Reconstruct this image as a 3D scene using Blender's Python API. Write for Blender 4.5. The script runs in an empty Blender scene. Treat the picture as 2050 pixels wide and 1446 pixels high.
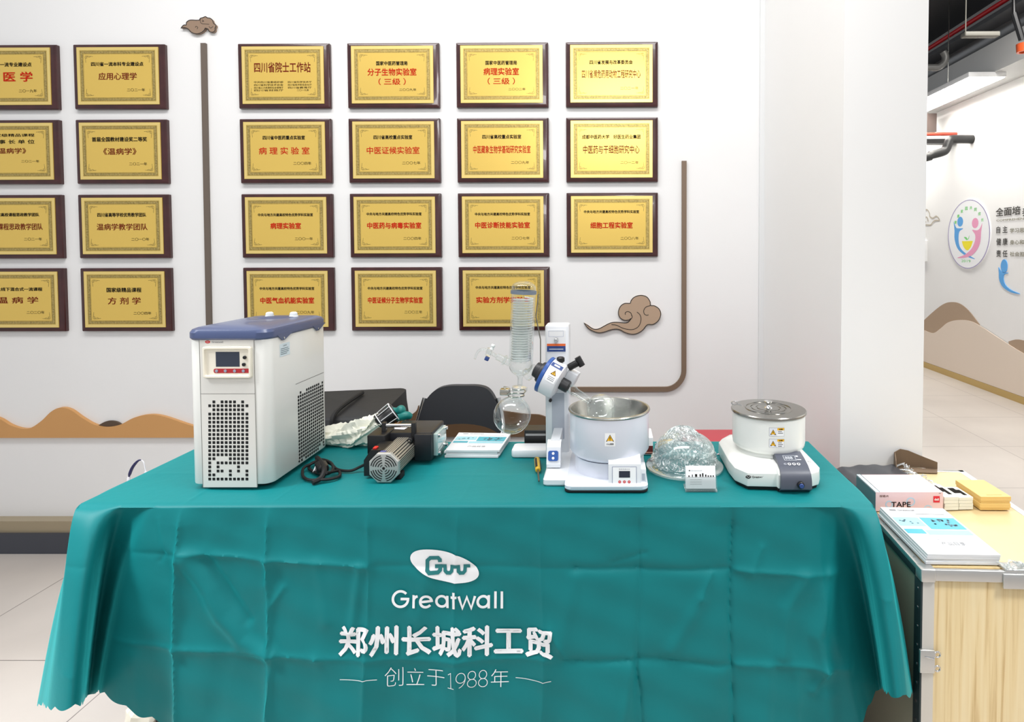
import bpy, bmesh, math, random
from math import sin, cos, pi, radians, sqrt, atan2
from mathutils import Matrix, Vector
random.seed(7)
SC = bpy.context.scene
COL = SC.collection

# ------------------------------------------------------------------ camera, world, lamps, exposure
F_PX, CAM_H, PX0, PY0 = 1180.0, 1.33, 1215.7, 538.8      # for the 2050 x 1446 frame
_yw, _pt, _rl = radians(-0.3103), radians(1.8823), radians(-0.172)
ROT = Matrix(((cos(_rl), 0, sin(_rl)), (0, 1, 0), (-sin(_rl), 0, cos(_rl)))) \
    @ Matrix(((1, 0, 0), (0, cos(_pt), -sin(_pt)), (0, sin(_pt), cos(_pt)))) \
    @ Matrix(((cos(_yw), -sin(_yw), 0), (sin(_yw), cos(_yw), 0), (0, 0, 1)))
camd = bpy.data.cameras.new('camera')
cam = bpy.data.objects.new('camera', camd)
COL.objects.link(cam)
rt, fw, up = ROT[0], ROT[1], ROT[2]
cam.matrix_world = Matrix(((rt[0], up[0], -fw[0], 0), (rt[1], up[1], -fw[1], 0), (rt[2], up[2], -fw[2], CAM_H), (0, 0, 0, 1)))
camd.sensor_fit = 'HORIZONTAL'
camd.sensor_width = 36
camd.lens = F_PX * 36 / 2050
camd.shift_x = (1025 - PX0) / 2050
camd.shift_y = (PY0 - 723) / 2050
camd.clip_start = 0.02
SC.camera = cam

world = bpy.data.worlds.new('world')
SC.world = world
world.use_nodes = True
wb = world.node_tree.nodes['Background']
wb.inputs[0].default_value = (0.93, 0.96, 1.0, 1)
wb.inputs[1].default_value = 0.56

SC.view_settings.view_transform = 'Standard'
SC.view_settings.look = 'None'
SC.view_settings.exposure = 0.05
SC.view_settings.gamma = 1.0
SC.cycles.max_bounces = 12
SC.cycles.transparent_max_bounces = 24
SC.cycles.caustics_reflective = False
SC.cycles.caustics_refractive = False


def lamp(name, loc, sx, sy, power, color=(1, 1, 1), aim=None, spread=180):
    d = bpy.data.lights.new(name, 'AREA')
    d.shape = 'RECTANGLE'
    d.size, d.size_y, d.energy, d.color = sx, sy, power, color
    d.spread = radians(spread)
    o = bpy.data.objects.new(name, d)
    COL.objects.link(o)
    o.location = loc
    if aim is not None:
        o.rotation_euler = (Vector(aim) - Vector(loc)).to_track_quat('-Z', 'Y').to_euler()
    return o


lamp('ceiling_lamp_booth', (-0.75, 1.04, 3.6), 3.0, 0.6, 80, (1.0, 0.985, 0.97))
lamp('ceiling_lamp_aisle', (0.12, -1.6, 2.98), 1.4, 0.4, 5.5, (1.0, 0.985, 0.97), (-.55, 2.6, 1.35), 62)
lamp('ceiling_lamp_corridor', (2.75, 2.9, 3.3), 0.4, 1.8, 90, (1.0, 0.975, 0.94))
lamp('added_spot_left', (-2.6, 0.5, 3.0), 0.5, 0.5, 8.5, (0.97, 0.985, 1.0), (-1.40, 1.2, .5), 48)  # unseen spot added to brighten the cloth's left corner fold
lamp('added_spot_right', (1.7, 0.1, 3.0), 0.5, 0.5, 4.5, (1.0, 0.99, 0.97), (.70, 1.15, .45), 50)  # unseen spot added to brighten the cloth's right corner and the case

# ------------------------------------------------------------------ helpers


def at(px, py, Y):
    """World point at distance Y from the camera's plane that shows at this place of the photograph."""
    v = ROT.transposed() @ Vector(((px - PX0) / F_PX, 1.0, -(py - PY0) / F_PX))
    t = Y / v.y
    return Vector((v.x * t, Y, CAM_H + v.z * t))


def lin(c):
    c /= 255.0
    return c / 12.92 if c <= 0.04045 else ((c + 0.055) / 1.055) ** 2.4


MATS = {}


def mat(name, rgb, rough=0.5, metal=0.0, emit=0.0, spec=0.5, noise=0.0, nscale=30, bump=0.0, bscale=200, coat=0.0):
    if name in MATS:
        return MATS[name]
    m = bpy.data.materials.new(name)
    m.use_nodes = True
    nt = m.node_tree
    p = nt.nodes['Principled BSDF']
    c = (lin(rgb[0]), lin(rgb[1]), lin(rgb[2]), 1)
    p.inputs['Base Color'].default_value = c
    p.inputs['Roughness'].default_value = rough
    p.inputs['Metallic'].default_value = metal
    p.inputs['Specular IOR Level'].default_value = spec
    p.inputs['Coat Weight'].default_value = coat
    if emit:
        p.inputs['Emission Color'].default_value = c
        p.inputs['Emission Strength'].default_value = emit
    if noise or bump:
        tc = nt.nodes.new('ShaderNodeTexCoord')
    if noise:
        n = nt.nodes.new('ShaderNodeTexNoise')
        n.inputs['Scale'].default_value = nscale
        n.inputs['Detail'].default_value = 4
        nt.links.new(tc.outputs['Object'], n.inputs['Vector'])
        r = nt.nodes.new('ShaderNodeValToRGB')
        r.color_ramp.elements[0].position, r.color_ramp.elements[1].position = 0.3, 0.7
        r.color_ramp.elements[0].color = tuple(x * (1 - noise) for x in c[:3]) + (1,)
        r.color_ramp.elements[1].color = tuple(min(1, x * (1 + noise)) for x in c[:3]) + (1,)
        nt.links.new(n.outputs['Fac'], r.inputs['Fac'])
        nt.links.new(r.outputs['Color'], p.inputs['Base Color'])
    if bump:
        b = nt.nodes.new('ShaderNodeTexNoise')
        b.inputs['Scale'].default_value = bscale
        b.inputs['Detail'].default_value = 3
        nt.links.new(tc.outputs['Object'], b.inputs['Vector'])
        bb = nt.nodes.new('ShaderNodeBump')
        bb.inputs['Strength'].default_value = bump
        bb.inputs['Distance'].default_value = 0.004
        nt.links.new(b.outputs['Fac'], bb.inputs['Height'])
        nt.links.new(bb.outputs['Normal'], p.inputs['Normal'])
    MATS[name] = m
    return m


def thin_glass(name, tint=(0.97, 0.985, 0.98), blend=0.22, rough=0.02, milky=0.0, wrinkle=0.0, wscale=60):
    """Thin walled clear glass or film: see-through face on, mirror-like towards its edges."""
    m = bpy.data.materials.new(name)
    m.use_nodes = True
    nt = m.node_tree
    nt.nodes.clear()
    out = nt.nodes.new('ShaderNodeOutputMaterial')
    tr = nt.nodes.new('ShaderNodeBsdfTransparent')
    tr.inputs[0].default_value = (*tint, 1)
    gl = nt.nodes.new('ShaderNodeBsdfGlossy')
    gl.inputs['Color'].default_value = (0.9, 0.93, 0.93, 1)
    gl.inputs['Roughness'].default_value = rough
    lw = nt.nodes.new('ShaderNodeLayerWeight')
    lw.inputs['Blend'].default_value = blend
    mx = nt.nodes.new('ShaderNodeMixShader')
    nt.links.new(lw.outputs['Facing'], mx.inputs[0])
    nt.links.new(tr.outputs[0], mx.inputs[1])
    nt.links.new(gl.outputs[0], mx.inputs[2])
    last = mx
    if milky:
        df = nt.nodes.new('ShaderNodeBsdfDiffuse')
        df.inputs[0].default_value = (0.93, 0.96, 0.96, 1)
        m2 = nt.nodes.new('ShaderNodeMixShader')
        m2.inputs[0].default_value = milky
        nt.links.new(mx.outputs[0], m2.inputs[1])
        nt.links.new(df.outputs[0], m2.inputs[2])
        last = m2
    if wrinkle:
        tc = nt.nodes.new('ShaderNodeTexCoord')
        n = nt.nodes.new('ShaderNodeTexNoise')
        n.inputs['Scale'].default_value = wscale
        n.inputs['Detail'].default_value = 5
        n.inputs['Distortion'].default_value = 1.2
        b = nt.nodes.new('ShaderNodeBump')
        b.inputs['Strength'].default_value = wrinkle
        b.inputs['Distance'].default_value = 0.01
        nt.links.new(tc.outputs['Object'], n.inputs['Vector'])
        nt.links.new(n.outputs['Fac'], b.inputs['Height'])
        nt.links.new(b.outputs['Normal'], gl.inputs['Normal'])
        nt.links.new(b.outputs['Normal'], lw.inputs['Normal'])
        if milky:                                          # crease scatter and the film's highlights, painted in as white noise
            n2 = nt.nodes.new('ShaderNodeTexNoise')
            n2.inputs['Scale'].default_value = wscale * .8
            n2.inputs['Detail'].default_value = 3
            n2.inputs['Distortion'].default_value = 2.5
            cr = nt.nodes.new('ShaderNodeValToRGB')
            cr.color_ramp.elements[0].position, cr.color_ramp.elements[1].position = .50, .62
            cr.color_ramp.elements[0].color = (milky * .35,) * 3 + (1,)
            cr.color_ramp.elements[1].color = (min(1, milky * 3.2),) * 3 + (1,)
            nt.links.new(tc.outputs['Object'], n2.inputs['Vector'])
            nt.links.new(n2.outputs['Fac'], cr.inputs['Fac'])
            nt.links.new(cr.outputs['Color'], m2.inputs[0])
    nt.links.new(last.outputs[0], out.inputs[0])
    MATS[name] = m
    return m


def B():
    return bmesh.new()


def faces(bm, vs, fs, mi=0, T=None):
    bv = [bm.verts.new(T @ Vector(v) if T is not None else v) for v in vs]
    for f in fs:
        try:
            nf = bm.faces.new([bv[i] for i in f])
            nf.material_index = mi
        except ValueError:
            pass
    return bv


def loft(bm, loops, mi=0, cap0=True, cap1=True, T=None, close=True):
    n = len(loops[0])
    vs = [p for l in loops for p in l]
    fs = []
    for k in range(len(loops) - 1):
        for i in range(n if close else n - 1):
            j = (i + 1) % n
            fs.append((k * n + i, k * n + j, (k + 1) * n + j, (k + 1) * n + i))
    if cap0:
        fs.append(tuple(range(n - 1, -1, -1)))
    if cap1:
        b = (len(loops) - 1) * n
        fs.append(tuple(range(b, b + n)))
    return faces(bm, vs, fs, mi, T)


def rrect(x0, x1, y0, y1, r, n=6):
    r = max(min(r, (x1 - x0) / 2 - 1e-5, (y1 - y0) / 2 - 1e-5), 1e-5)
    pts = []
    for cx, cy, a in ((x1 - r, y1 - r, 0), (x0 + r, y1 - r, pi / 2), (x0 + r, y0 + r, pi), (x1 - r, y0 + r, 1.5 * pi)):
        for k in range(n + 1):
            t = a + k * pi / 2 / n
            pts.append((cx + r * cos(t), cy + r * sin(t)))
    return pts


def slab(bm, x0, x1, y0, y1, z0, z1, r=0.004, e=0.002, mi=0, T=None, n=5):
    """Block with rounded upright corners (r) and rounded top and bottom edges (e)."""
    e = min(e, (z1 - z0) / 2.2, r * 0.95)
    loops = []
    for ins, z in ((e, z0), (e * .3, z0 + e * .3), (0, z0 + e), (0, z1 - e), (e * .3, z1 - e * .3), (e, z1)):
        loops.append([(x, y, z) for x, y in rrect(x0 + ins, x1 - ins, y0 + ins, y1 - ins, r - ins * .9, n)])
    return loft(bm, loops, mi, T=T)


def box(bm, x0, x1, y0, y1, z0, z1, mi=0, T=None):
    vs = [(x, y, z) for z in (z0, z1) for y in (y0, y1) for x in (x0, x1)]
    return faces(bm, vs, [(0, 2, 3, 1), (4, 5, 7, 6), (0, 1, 5, 4), (1, 3, 7, 5), (3, 2, 6, 7), (2, 0, 4, 6)], mi, T)


def axis_T(p, d):
    """Matrix that puts local z along d, at p."""
    return Matrix.Translation(Vector(p)) @ Vector(d).to_track_quat('Z', 'Y').to_matrix().to_4x4()


def lathe(bm, prof, T=None, n=48, mi=0, a0=0, a1=2 * pi):
    full = abs(a1 - a0 - 2 * pi) < 1e-6
    m = n if full else n + 1
    vs, idx = [], []
    for r, z in prof:
        if r < 1e-6:
            idx.append([len(vs)])
            vs.append((0, 0, z))
        else:
            idx.append(list(range(len(vs), len(vs) + m)))
            for k in range(m):
                t = a0 + (a1 - a0) * k / n
                vs.append((r * cos(t), r * sin(t), z))
    fs = []
    for a, b in zip(idx, idx[1:]):
        for k in range(n):
            j = (k + 1) % m if full else k + 1
            if len(a) == 1 and len(b) == 1:
                continue
            if len(a) == 1:
                fs.append((a[0], b[j], b[k]))
            elif len(b) == 1:
                fs.append((a[k], a[j], b[0]))
            else:
                fs.append((a[k], a[j], b[j], b[k]))
    return faces(bm, vs, fs, mi, T)


def cyl(bm, p, q, r, r2=None, n=20, mi=0, bev=0.0):
    p, q = Vector(p), Vector(q)
    L = (q - p).length
    r2 = r if r2 is None else r2
    b = min(bev, L / 3, r * .6, r2 * .6)
    prof = [(0, 0), (r - b, 0), (r, b), (r2, L - b), (r2 - b, L), (0, L)] if b else [(0, 0), (r, 0), (r2, L), (0, L)]
    return lathe(bm, prof, axis_T(p, q - p), n, mi)


def smooth_path(pts, sub=8, closed=False):
    P = [Vector(p) for p in pts]
    n = len(P)
    out = []
    for i in range(n if closed else n - 1):
        if closed:
            a, b, c, d = P[(i - 1) % n], P[i], P[(i + 1) % n], P[(i + 2) % n]
        else:
            a, b, c, d = P[max(i - 1, 0)], P[i], P[i + 1], P[min(i + 2, n - 1)]
        for k in range(sub):
            t = k / sub
            out.append(0.5 * ((2 * b) + (c - a) * t + (2 * a - 5 * b + 4 * c - d) * t * t + (3 * b - a - 3 * c + d) * t ** 3))
    if not closed:
        out.append(P[-1])
    return out


def tube(bm, pts, r, n=10, mi=0, closed=False, cap=True):
    P = [Vector(p) for p in pts]
    m = len(P)
    nrm = None
    loops = []
    for i in range(m):
        if closed:
            t = (P[(i + 1) % m] - P[i - 1]).normalized()
        else:
            t = (P[min(i + 1, m - 1)] - P[max(i - 1, 0)]).normalized()
        if nrm is None:
            nrm = t.orthogonal().normalized()
        nrm = (nrm - t * nrm.dot(t))
        nrm = nrm.normalized() if nrm.length > 1e-6 else t.orthogonal().normalized()
        bi = t.cross(nrm)
        rr = r[i] if isinstance(r, (list, tuple)) else r
        loops.append([P[i] + (nrm * cos(2 * pi * k / n) + bi * sin(2 * pi * k / n)) * rr for k in range(n)])
    if closed:
        loops.append(loops[0])
    return loft(bm, loops, mi, cap and not closed, cap and not closed)


def prism(bm, pts, fn, d0, d1, mi=0, mside=None):
    """Outline pts (u, v) extruded from depth d0 to d1; fn(u, v, d) gives the place."""
    n = len(pts)
    area = sum(pts[i][0] * pts[(i + 1) % n][1] - pts[(i + 1) % n][0] * pts[i][1] for i in range(n))
    if area < 0:
        pts = pts[::-1]
    a = [bm.verts.new(fn(u, v, d0)) for u, v in pts]
    b = [bm.verts.new(fn(u, v, d1)) for u, v in pts]
    f = bm.faces.new(b)
    f.material_index = mi
    if abs(d1 - d0) > 1e-9:
        g = bm.faces.new(a[::-1])
        g.material_index = mi
        for i in range(n):
            j = (i + 1) % n
            s = bm.faces.new((a[i], a[j], b[j], b[i]))
            s.material_index = mi if mside is None else mside


def stroke(bm, pts, w, fn, d, mi=0, closed=False):
    """Flat line of width w through pts (u, v); w may be a list."""
    P = [Vector((p[0], p[1])) for p in pts]
    n = len(P)
    L, R = [], []
    for i in range(n):
        if closed:
            a, b = P[i - 1], P[(i + 1) % n]
        else:
            a, b = P[max(i - 1, 0)], P[min(i + 1, n - 1)]
        t1 = (P[i] - a).normalized() if (P[i] - a).length > 1e-9 else (b - P[i]).normalized()
        t2 = (b - P[i]).normalized() if (b - P[i]).length > 1e-9 else t1
        t = (t1 + t2)
        t = t.normalized() if t.length > 1e-6 else t1
        nn = Vector((-t.y, t.x))
        k = 1 / max(0.55, nn.dot(Vector((-t1.y, t1.x))))
        ww = (w[i] if isinstance(w, (list, tuple)) else w) * .5 * k
        L.append(P[i] + nn * ww)
        R.append(P[i] - nn * ww)
    lv = [bm.verts.new(fn(p.x, p.y, d)) for p in L]
    rv = [bm.verts.new(fn(p.x, p.y, d)) for p in R]
    for i in range(n if closed else n - 1):
        j = (i + 1) % n
        f = bm.faces.new((rv[i], rv[j], lv[j], lv[i]))
        f.material_index = mi


def rect(bm, u0, u1, v0, v1, fn, d, mi=0, nu=1):
    us = [u0 + (u1 - u0) * k / nu for k in range(nu + 1)]
    a = [bm.verts.new(fn(u, v0, d)) for u in us]
    b = [bm.verts.new(fn(u, v1, d)) for u in us]
    for k in range(nu):
        f = bm.faces.new((a[k], a[k + 1], b[k + 1], b[k]))
        f.material_index = mi


def disc(bm, u, v, r, fn, d, mi=0, n=24, ry=None):
    ry = r if ry is None else ry
    f = bm.faces.new([bm.verts.new(fn(u + r * cos(2 * pi * k / n), v + ry * sin(2 * pi * k / n), d)) for k in range(n)])
    f.material_index = mi


_fc = bpy.data.curves.new('font_source', 'FONT')
_fo = bpy.data.objects.new('font_source', _fc)
_TXT = {}


def text2d(s, bold=0.0):
    if (s, bold) not in _TXT:
        if _fo.name not in COL.objects:
            COL.objects.link(_fo)
        _fc.body, _fc.offset, _fc.resolution_u = s, min(bold, 0.0), 2
        dg = bpy.context.evaluated_depsgraph_get()
        dg.update()
        ev = _fo.evaluated_get(dg)
        me = ev.to_mesh()
        _TXT[(s, bold)] = ([(v.co.x, v.co.y) for v in me.vertices], [tuple(p.vertices) for p in me.polygons])
        ev.to_mesh_clear()
    return _TXT[(s, bold)]


def text(bm, s, cx, cy, w, h, fn, d, mi=0, bold=0.0):
    """Lettering s fitted to a box w x h round (cx, cy)."""
    vs, fs = text2d(s, bold)
    if not vs:
        return
    x0, x1 = min(v[0] for v in vs), max(v[0] for v in vs)
    y0, y1 = min(v[1] for v in vs), max(v[1] for v in vs)
    sx = w / max(x1 - x0, 1e-6)
    sy = h / max(y1 - y0, 1e-6)
    b = max(bold, 0.0)
    for q_, (ox, oy) in enumerate([(-b, 0), (b, 0), (0, -b), (0, b)] if b else [(0, 0)]):      # heavier strokes: struck several times
        bv = [bm.verts.new(fn(cx + (x + ox - (x0 + x1) / 2) * sx, cy + (y + oy - (y0 + y1) / 2) * sy, d + q_ * .00006)) for x, y in vs]
        for f in fs:
            try:
                bm.faces.new([bv[i] for i in f]).material_index = mi
            except ValueError:
                pass


def root_of(o):
    while o.parent:
        o = o.parent
    return o


def obj(name, bm, mats, parent=None, smooth=35, normals=True):
    """Links bm (built in world space) as one mesh object, under parent or with its own origin at its base."""
    if normals:
        bmesh.ops.recalc_face_normals(bm, faces=bm.faces)
    me = bpy.data.meshes.new(name)
    if parent:
        bm.transform(root_of(parent).matrix_basis.inverted())
        loc = None
    else:
        xs = [v.co for v in bm.verts]
        loc = Vector(((min(v.x for v in xs) + max(v.x for v in xs)) / 2, (min(v.y for v in xs) + max(v.y for v in xs)) / 2, min(v.z for v in xs)))
        bm.transform(Matrix.Translation(-loc))
    bm.to_mesh(me)
    bm.free()
    for m in (mats if isinstance(mats, (list, tuple)) else [mats]):
        me.materials.append(m)
    if smooth:
        for p in me.polygons:
            p.use_smooth = True
        me.set_sharp_from_angle(angle=radians(smooth))
    o = bpy.data.objects.new(name, me)
    COL.objects.link(o)
    if parent:
        o.parent = parent
    else:
        o.location = loc
    return o


def tag(o, label, cat, group=None, kind=None):
    o['label'], o['category'] = label, cat
    if group:
        o['group'] = group
    if kind:
        o['kind'] = kind
    return o


def thing(name, label, cat, loc=(0, 0, 0), group=None):
    o = bpy.data.objects.new(name, None)
    o.empty_display_size = 0.05
    COL.objects.link(o)
    o.location = loc
    return tag(o, label, cat, group)


def struct(name, bm, mats, smooth=30):
    o = obj(name, bm, mats, None, smooth)
    o['kind'] = 'structure'
    return o


def front(x, y, z):
    """Surface facing the camera: u to the right, v up, d towards the camera."""
    return lambda u, v, d: (x + u, y - d, z + v)


def round_front(cx, cy, r, z, a0=0.0):
    """Upright cylinder's skin: u round it to the right from angle a0 (0 faces the camera), v up, d outwards."""
    return lambda u, v, d: (cx + (r + d) * sin(a0 + u / r), cy - (r + d) * cos(a0 + u / r), z + v)


# ------------------------------------------------------------------ common materials
WHITE = mat('white_plastic', (232, 233, 233), 0.35, coat=0.2)
BLACK = mat('black_plastic', (18, 18, 20), 0.4)
RUBBER = mat('black_rubber', (14, 14, 15), 0.7)
CHROME = mat('chrome', (205, 205, 205), 0.12, 1.0)
STEEL = mat('stainless_steel', (178, 178, 172), 0.26, 1.0)
ALU = mat('aluminium', (208, 208, 206), 0.32, 0.9)
PAPER = mat('white_paper', (238, 239, 240), 0.6)
INK = mat('black_ink', (28, 24, 22), 0.8, spec=0.1)
RED_INK = mat('red_ink', (192, 40, 20), 0.8, spec=0.1)
GREY_INK = mat('grey_ink', (130, 132, 136), 0.6)
BLUE_INK = mat('navy_ink', (44, 70, 130), 0.45)
YELLOW_INK = mat('yellow_ink', (238, 182, 32), 0.5)
SCREEN = mat('dark_screen', (52, 58, 72), 0.15)
GLASS = thin_glass('clear_glass', blend=0.14)
# ------------------------------------------------------------------ room
WALL_Y = 2.60
M_WALL = mat('white_wall_paint', (236, 235, 234), 0.55, noise=0.012, nscale=2.5)
M_PILLAR = mat('white_pillar_paint', (238, 237, 235), 0.5, noise=0.01, nscale=2)
M_GOLD_TRIM = mat('dull_gold_trim', (168, 154, 128), 0.4, 0.3)
M_PLINTH = mat('dark_grey_plinth', (62, 65, 74), 0.45)
M_BROWN = mat('brown_relief_board', (112, 94, 78), 0.55)
M_EDGE = mat('dark_outline', (38, 30, 24), 0.6)


def floor_material():
    m = bpy.data.materials.new('pale_floor_tiles')
    m.use_nodes = True
    nt = m.node_tree
    p = nt.nodes['Principled BSDF']
    geo = nt.nodes.new('ShaderNodeNewGeometry')
    sep = nt.nodes.new('ShaderNodeSeparateXYZ')
    nt.links.new(geo.outputs['Position'], sep.inputs[0])
    joint = None
    for ax, off in (('X', 1.54), ('Y', 1.864)):
        a = nt.nodes.new('ShaderNodeMath'); a.operation = 'ADD'
        a.inputs[1].default_value = (off if ax == 'X' else -off) + 69.0 + 0.345
        nt.links.new(sep.outputs[ax], a.inputs[0])
        b = nt.nodes.new('ShaderNodeMath'); b.operation = 'MODULO'; b.inputs[1].default_value = 0.69
        nt.links.new(a.outputs[0], b.inputs[0])
        c = nt.nodes.new('ShaderNodeMath'); c.operation = 'SUBTRACT'; c.inputs[1].default_value = 0.345
        nt.links.new(b.outputs[0], c.inputs[0])
        d = nt.nodes.new('ShaderNodeMath'); d.operation = 'ABSOLUTE'
        nt.links.new(c.outputs[0], d.inputs[0])
        e = nt.nodes.new('ShaderNodeMath'); e.operation = 'LESS_THAN'; e.inputs[1].default_value = 0.0016
        nt.links.new(d.outputs[0], e.inputs[0])
        if joint is None:
            joint = e
        else:
            g = nt.nodes.new('ShaderNodeMath'); g.operation = 'MAXIMUM'
            nt.links.new(joint.outputs[0], g.inputs[0]); nt.links.new(e.outputs[0], g.inputs[1])
            joint = g
    n = nt.nodes.new('ShaderNodeTexNoise'); n.inputs['Scale'].default_value = 1.3; n.inputs['Detail'].default_value = 6
    nt.links.new(geo.outputs['Position'], n.inputs['Vector'])
    r = nt.nodes.new('ShaderNodeValToRGB')
    r.color_ramp.elements[0].position, r.color_ramp.elements[1].position = 0.3, 0.7
    r.color_ramp.elements[0].color = (lin(188), lin(180), lin(173), 1)
    r.color_ramp.elements[1].color = (lin(206), lin(198), lin(190), 1)
    nt.links.new(n.outputs['Fac'], r.inputs['Fac'])
    mx = nt.nodes.new('ShaderNodeMix'); mx.data_type = 'RGBA'
    nt.links.new(joint.outputs[0], mx.inputs['Factor'])
    nt.links.new(r.outputs['Color'], mx.inputs['A'])
    mx.inputs['B'].default_value = (lin(112), lin(104), lin(100), 1)
    nt.links.new(mx.outputs['Result'], p.inputs['Base Color'])
    p.inputs['Roughness'].default_value = 0.28
    return m


bm = B(); box(bm, -5, 3.7, -3.5, 12, -0.1, 0.0); struct('floor', bm, floor_material(), 0)
bm = B(); box(bm, -5, 0.95, WALL_Y, WALL_Y + 0.12, 0, 3.6); struct('wall_back', bm, M_WALL, 0)
bm = B()
prism(bm, [(0.672, 2.60), (0.729, 1.86), (0.99, 1.86), (0.99, 2.60)], lambda u, v, d: (u, v, d), 0, 3.6)
struct('wall_pillar', bm, M_PILLAR, 0)
bm = B(); box(bm, 0.652, 0.6735, 2.588, 2.60, 0, 3.6); struct('trim_1', bm, mat('pale_grey_corner_strip', (222, 223, 223), 0.5), 0)
RW = 3.53
bm = B(); box(bm, RW, RW + 0.12, 0.5, 12, 0, 3.6); struct('wall_right', bm, M_WALL, 0)
bm = B(); box(bm, 0.99, RW + 0.12, 12, 12.1, 0, 3.6); struct('wall_far', bm, M_WALL, 0)
M_CEIL = mat('dark_grey_ceiling', (70, 72, 76), 0.8)
bm = B(); box(bm, 0.99, RW + 0.12, 2.3, 12, 3.6, 3.7); struct('ceiling', bm, M_CEIL, 0)
bm = B(); box(bm, -5, 0.67, 2.55, WALL_Y, 0.088, 0.139); struct('baseboard_back', bm, M_GOLD_TRIM, 0)
bm = B(); box(bm, -5, 0.67, 2.535, WALL_Y, 0.0, 0.088); struct('baseboard_plinth', bm, M_PLINTH, 0)
bm = B(); slab(bm, RW - 0.018, RW, 0.6, 12, 0.0, 0.062, 0.002, 0.001); struct('baseboard_right', bm, mat('gold_baseboard', (196, 166, 104), 0.35, 0.4), 0)

# brown strips on the back wall
fw_ = front(0, WALL_Y, 0)


def wp(px, py, d=0.012):
    p = at(px, py, WALL_Y - d)
    return (p.x, p.z)


bm = B()
prism(bm, [wp(401, 86), wp(411, 86), wp(425, 800), wp(415, 800)], fw_, 0, 0.012)
struct('trim_2', bm, mat('dark_brown_strip', (104, 92, 82), 0.5), 0)
bm = B()
c = wp(1331, 742)
path = [wp(1369.5, 322)] + [(c[0] + cos(-t) * 0.0845, c[1] + sin(-t) * 0.0845) for t in [k * pi / 2 / 14 for k in range(15)]] + [(wp(1100, 783)[0], c[1] - 0.0845)]
path[0] = (path[1][0], path[0][1])
hw = 0.0105
out, inn = [], []
for i, p in enumerate(path):
    a, b = Vector(path[max(i - 1, 0)]), Vector(path[min(i + 1, len(path) - 1)])
    t = (b - a).normalized()
    nn = Vector((-t.y, t.x))
    out.append((p[0] + nn.x * hw, p[1] + nn.y * hw)); inn.append((p[0] - nn.x * hw, p[1] - nn.y * hw))
prism(bm, out + inn[::-1], fw_, 0, 0.012)
struct('trim_3', bm, mat('brown_strip', (122, 102, 84), 0.5), 20)


def curve2(pts, sub=6):
    return [(p.x, p.y) for p in smooth_path([(x, y, 0) for x, y in pts], sub)]


# hills cut from board along the foot of the wall
base = wp(0, 876.5)[1]
ORANGE = mat('tan_orange_board', (202, 150, 92), 0.5, noise=0.03, nscale=3)
top = curve2([wp(*p) for p in ((-900, 850), (-760, 824), (-620, 856), (-470, 836), (-360, 820), (-250, 852), (-160, 862), (-100, 856), (-60, 845), (-25, 832), (0, 838), (22, 851), (45, 858), (64, 856), (85, 842), (104, 824), (122, 816), (142, 820), (165, 836), (190, 850), (215, 855), (242, 850), (270, 836), (300, 830), (330, 834), (388, 853), (450, 866), (520, 872))])
bm = B(); prism(bm, top + [(top[-1][0], base), (top[0][0], base)], fw_, 0, 0.016)
tag(obj('hill_relief', bm, ORANGE), 'long orange-brown wavy hill board low on the back wall', 'wall decoration', 'hill boards on the back wall')
top = curve2([wp(*p, 0.008) for p in ((190, 856), (200, 850), (212, 844), (224, 843), (236, 846), (250, 856))])
bm = B(); prism(bm, top + [(top[-1][0], base + 0.004), (top[0][0], base + 0.004)], fw_, 0, 0.009)
tag(obj('hill_relief', bm, mat('dark_brown_board', (84, 68, 54), 0.55)), 'small dark brown hill peeping out behind the long orange-brown hill board', 'wall decoration', 'hill boards on the back wall')
top = curve2([wp(*p, 0.008) for p in ((660, 872), (720, 868), (770, 852), (800, 838), (822, 831), (834, 822), (838, 812), (842, 822), (870, 818), (940, 816), (1000, 822), (1050, 829), (1080, 831), (1100, 840), (1118, 860), (1130, 872))])
bm = B(); prism(bm, top + [(top[-1][0], base), (top[0][0], base)], fw_, 0, 0.010)
tag(obj('hill_relief', bm, mat('shaded_brown_board', (106, 80, 56), 0.55)), 'brown hill board, shade painted into its colour, on the wall behind the black folding chair', 'wall decoration', 'hill boards on the back wall')  # the shade behind the chair is put into this board's brown

# swirling cloud boards


def c6(x, y):
    return wp(900 + x * .2146, 370 + y * .2146)


M_CLOUD = mat('tan_cloud_board', (176, 150, 126), 0.5)
bm = B()
ol = [(1255, 1290), (1300, 1345), (1380, 1380), (1440, 1375), (1520, 1350), (1580, 1350), (1640, 1380), (1700, 1395), (1750, 1388), (1800, 1358), (1838, 1312), (1860, 1304), (1900, 1303), (1948, 1268), (1970, 1210), (1955, 1160), (1912, 1130), (1876, 1126), (1870, 1090), (1838, 1046), (1780, 1032), (1722, 1050), (1692, 1084), (1684, 1106), (1632, 1108), (1592, 1138), (1575, 1190), (1588, 1238), (1628, 1264), (1672, 1262), (1690, 1250), (1672, 1278), (1640, 1290), (1560, 1283), (1500, 1290), (1440, 1320), (1390, 1345), (1340, 1345), (1290, 1312)]
oc = curve2([c6(*p) for p in ol], 4)
prism(bm, oc, fw_, 0, 0.012)
stroke(bm, oc, 0.0035, fw_, 0.0124, 1, True)
for ln in ([(1700, 1225), (1690, 1196), (1662, 1184), (1640, 1194), (1640, 1214)], [(1700, 1218), (1704, 1236), (1690, 1258)], [(1872, 1128), (1832, 1142), (1812, 1172), (1816, 1204), (1838, 1218), (1856, 1214)], [(1748, 1188), (1776, 1214), (1786, 1256), (1772, 1308), (1740, 1340), (1690, 1352), (1620, 1340), (1560, 1312), (1510, 1305)]):
    stroke(bm, curve2([c6(*p) for p in ln], 5), 0.003, fw_, 0.0124, 1)
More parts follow.
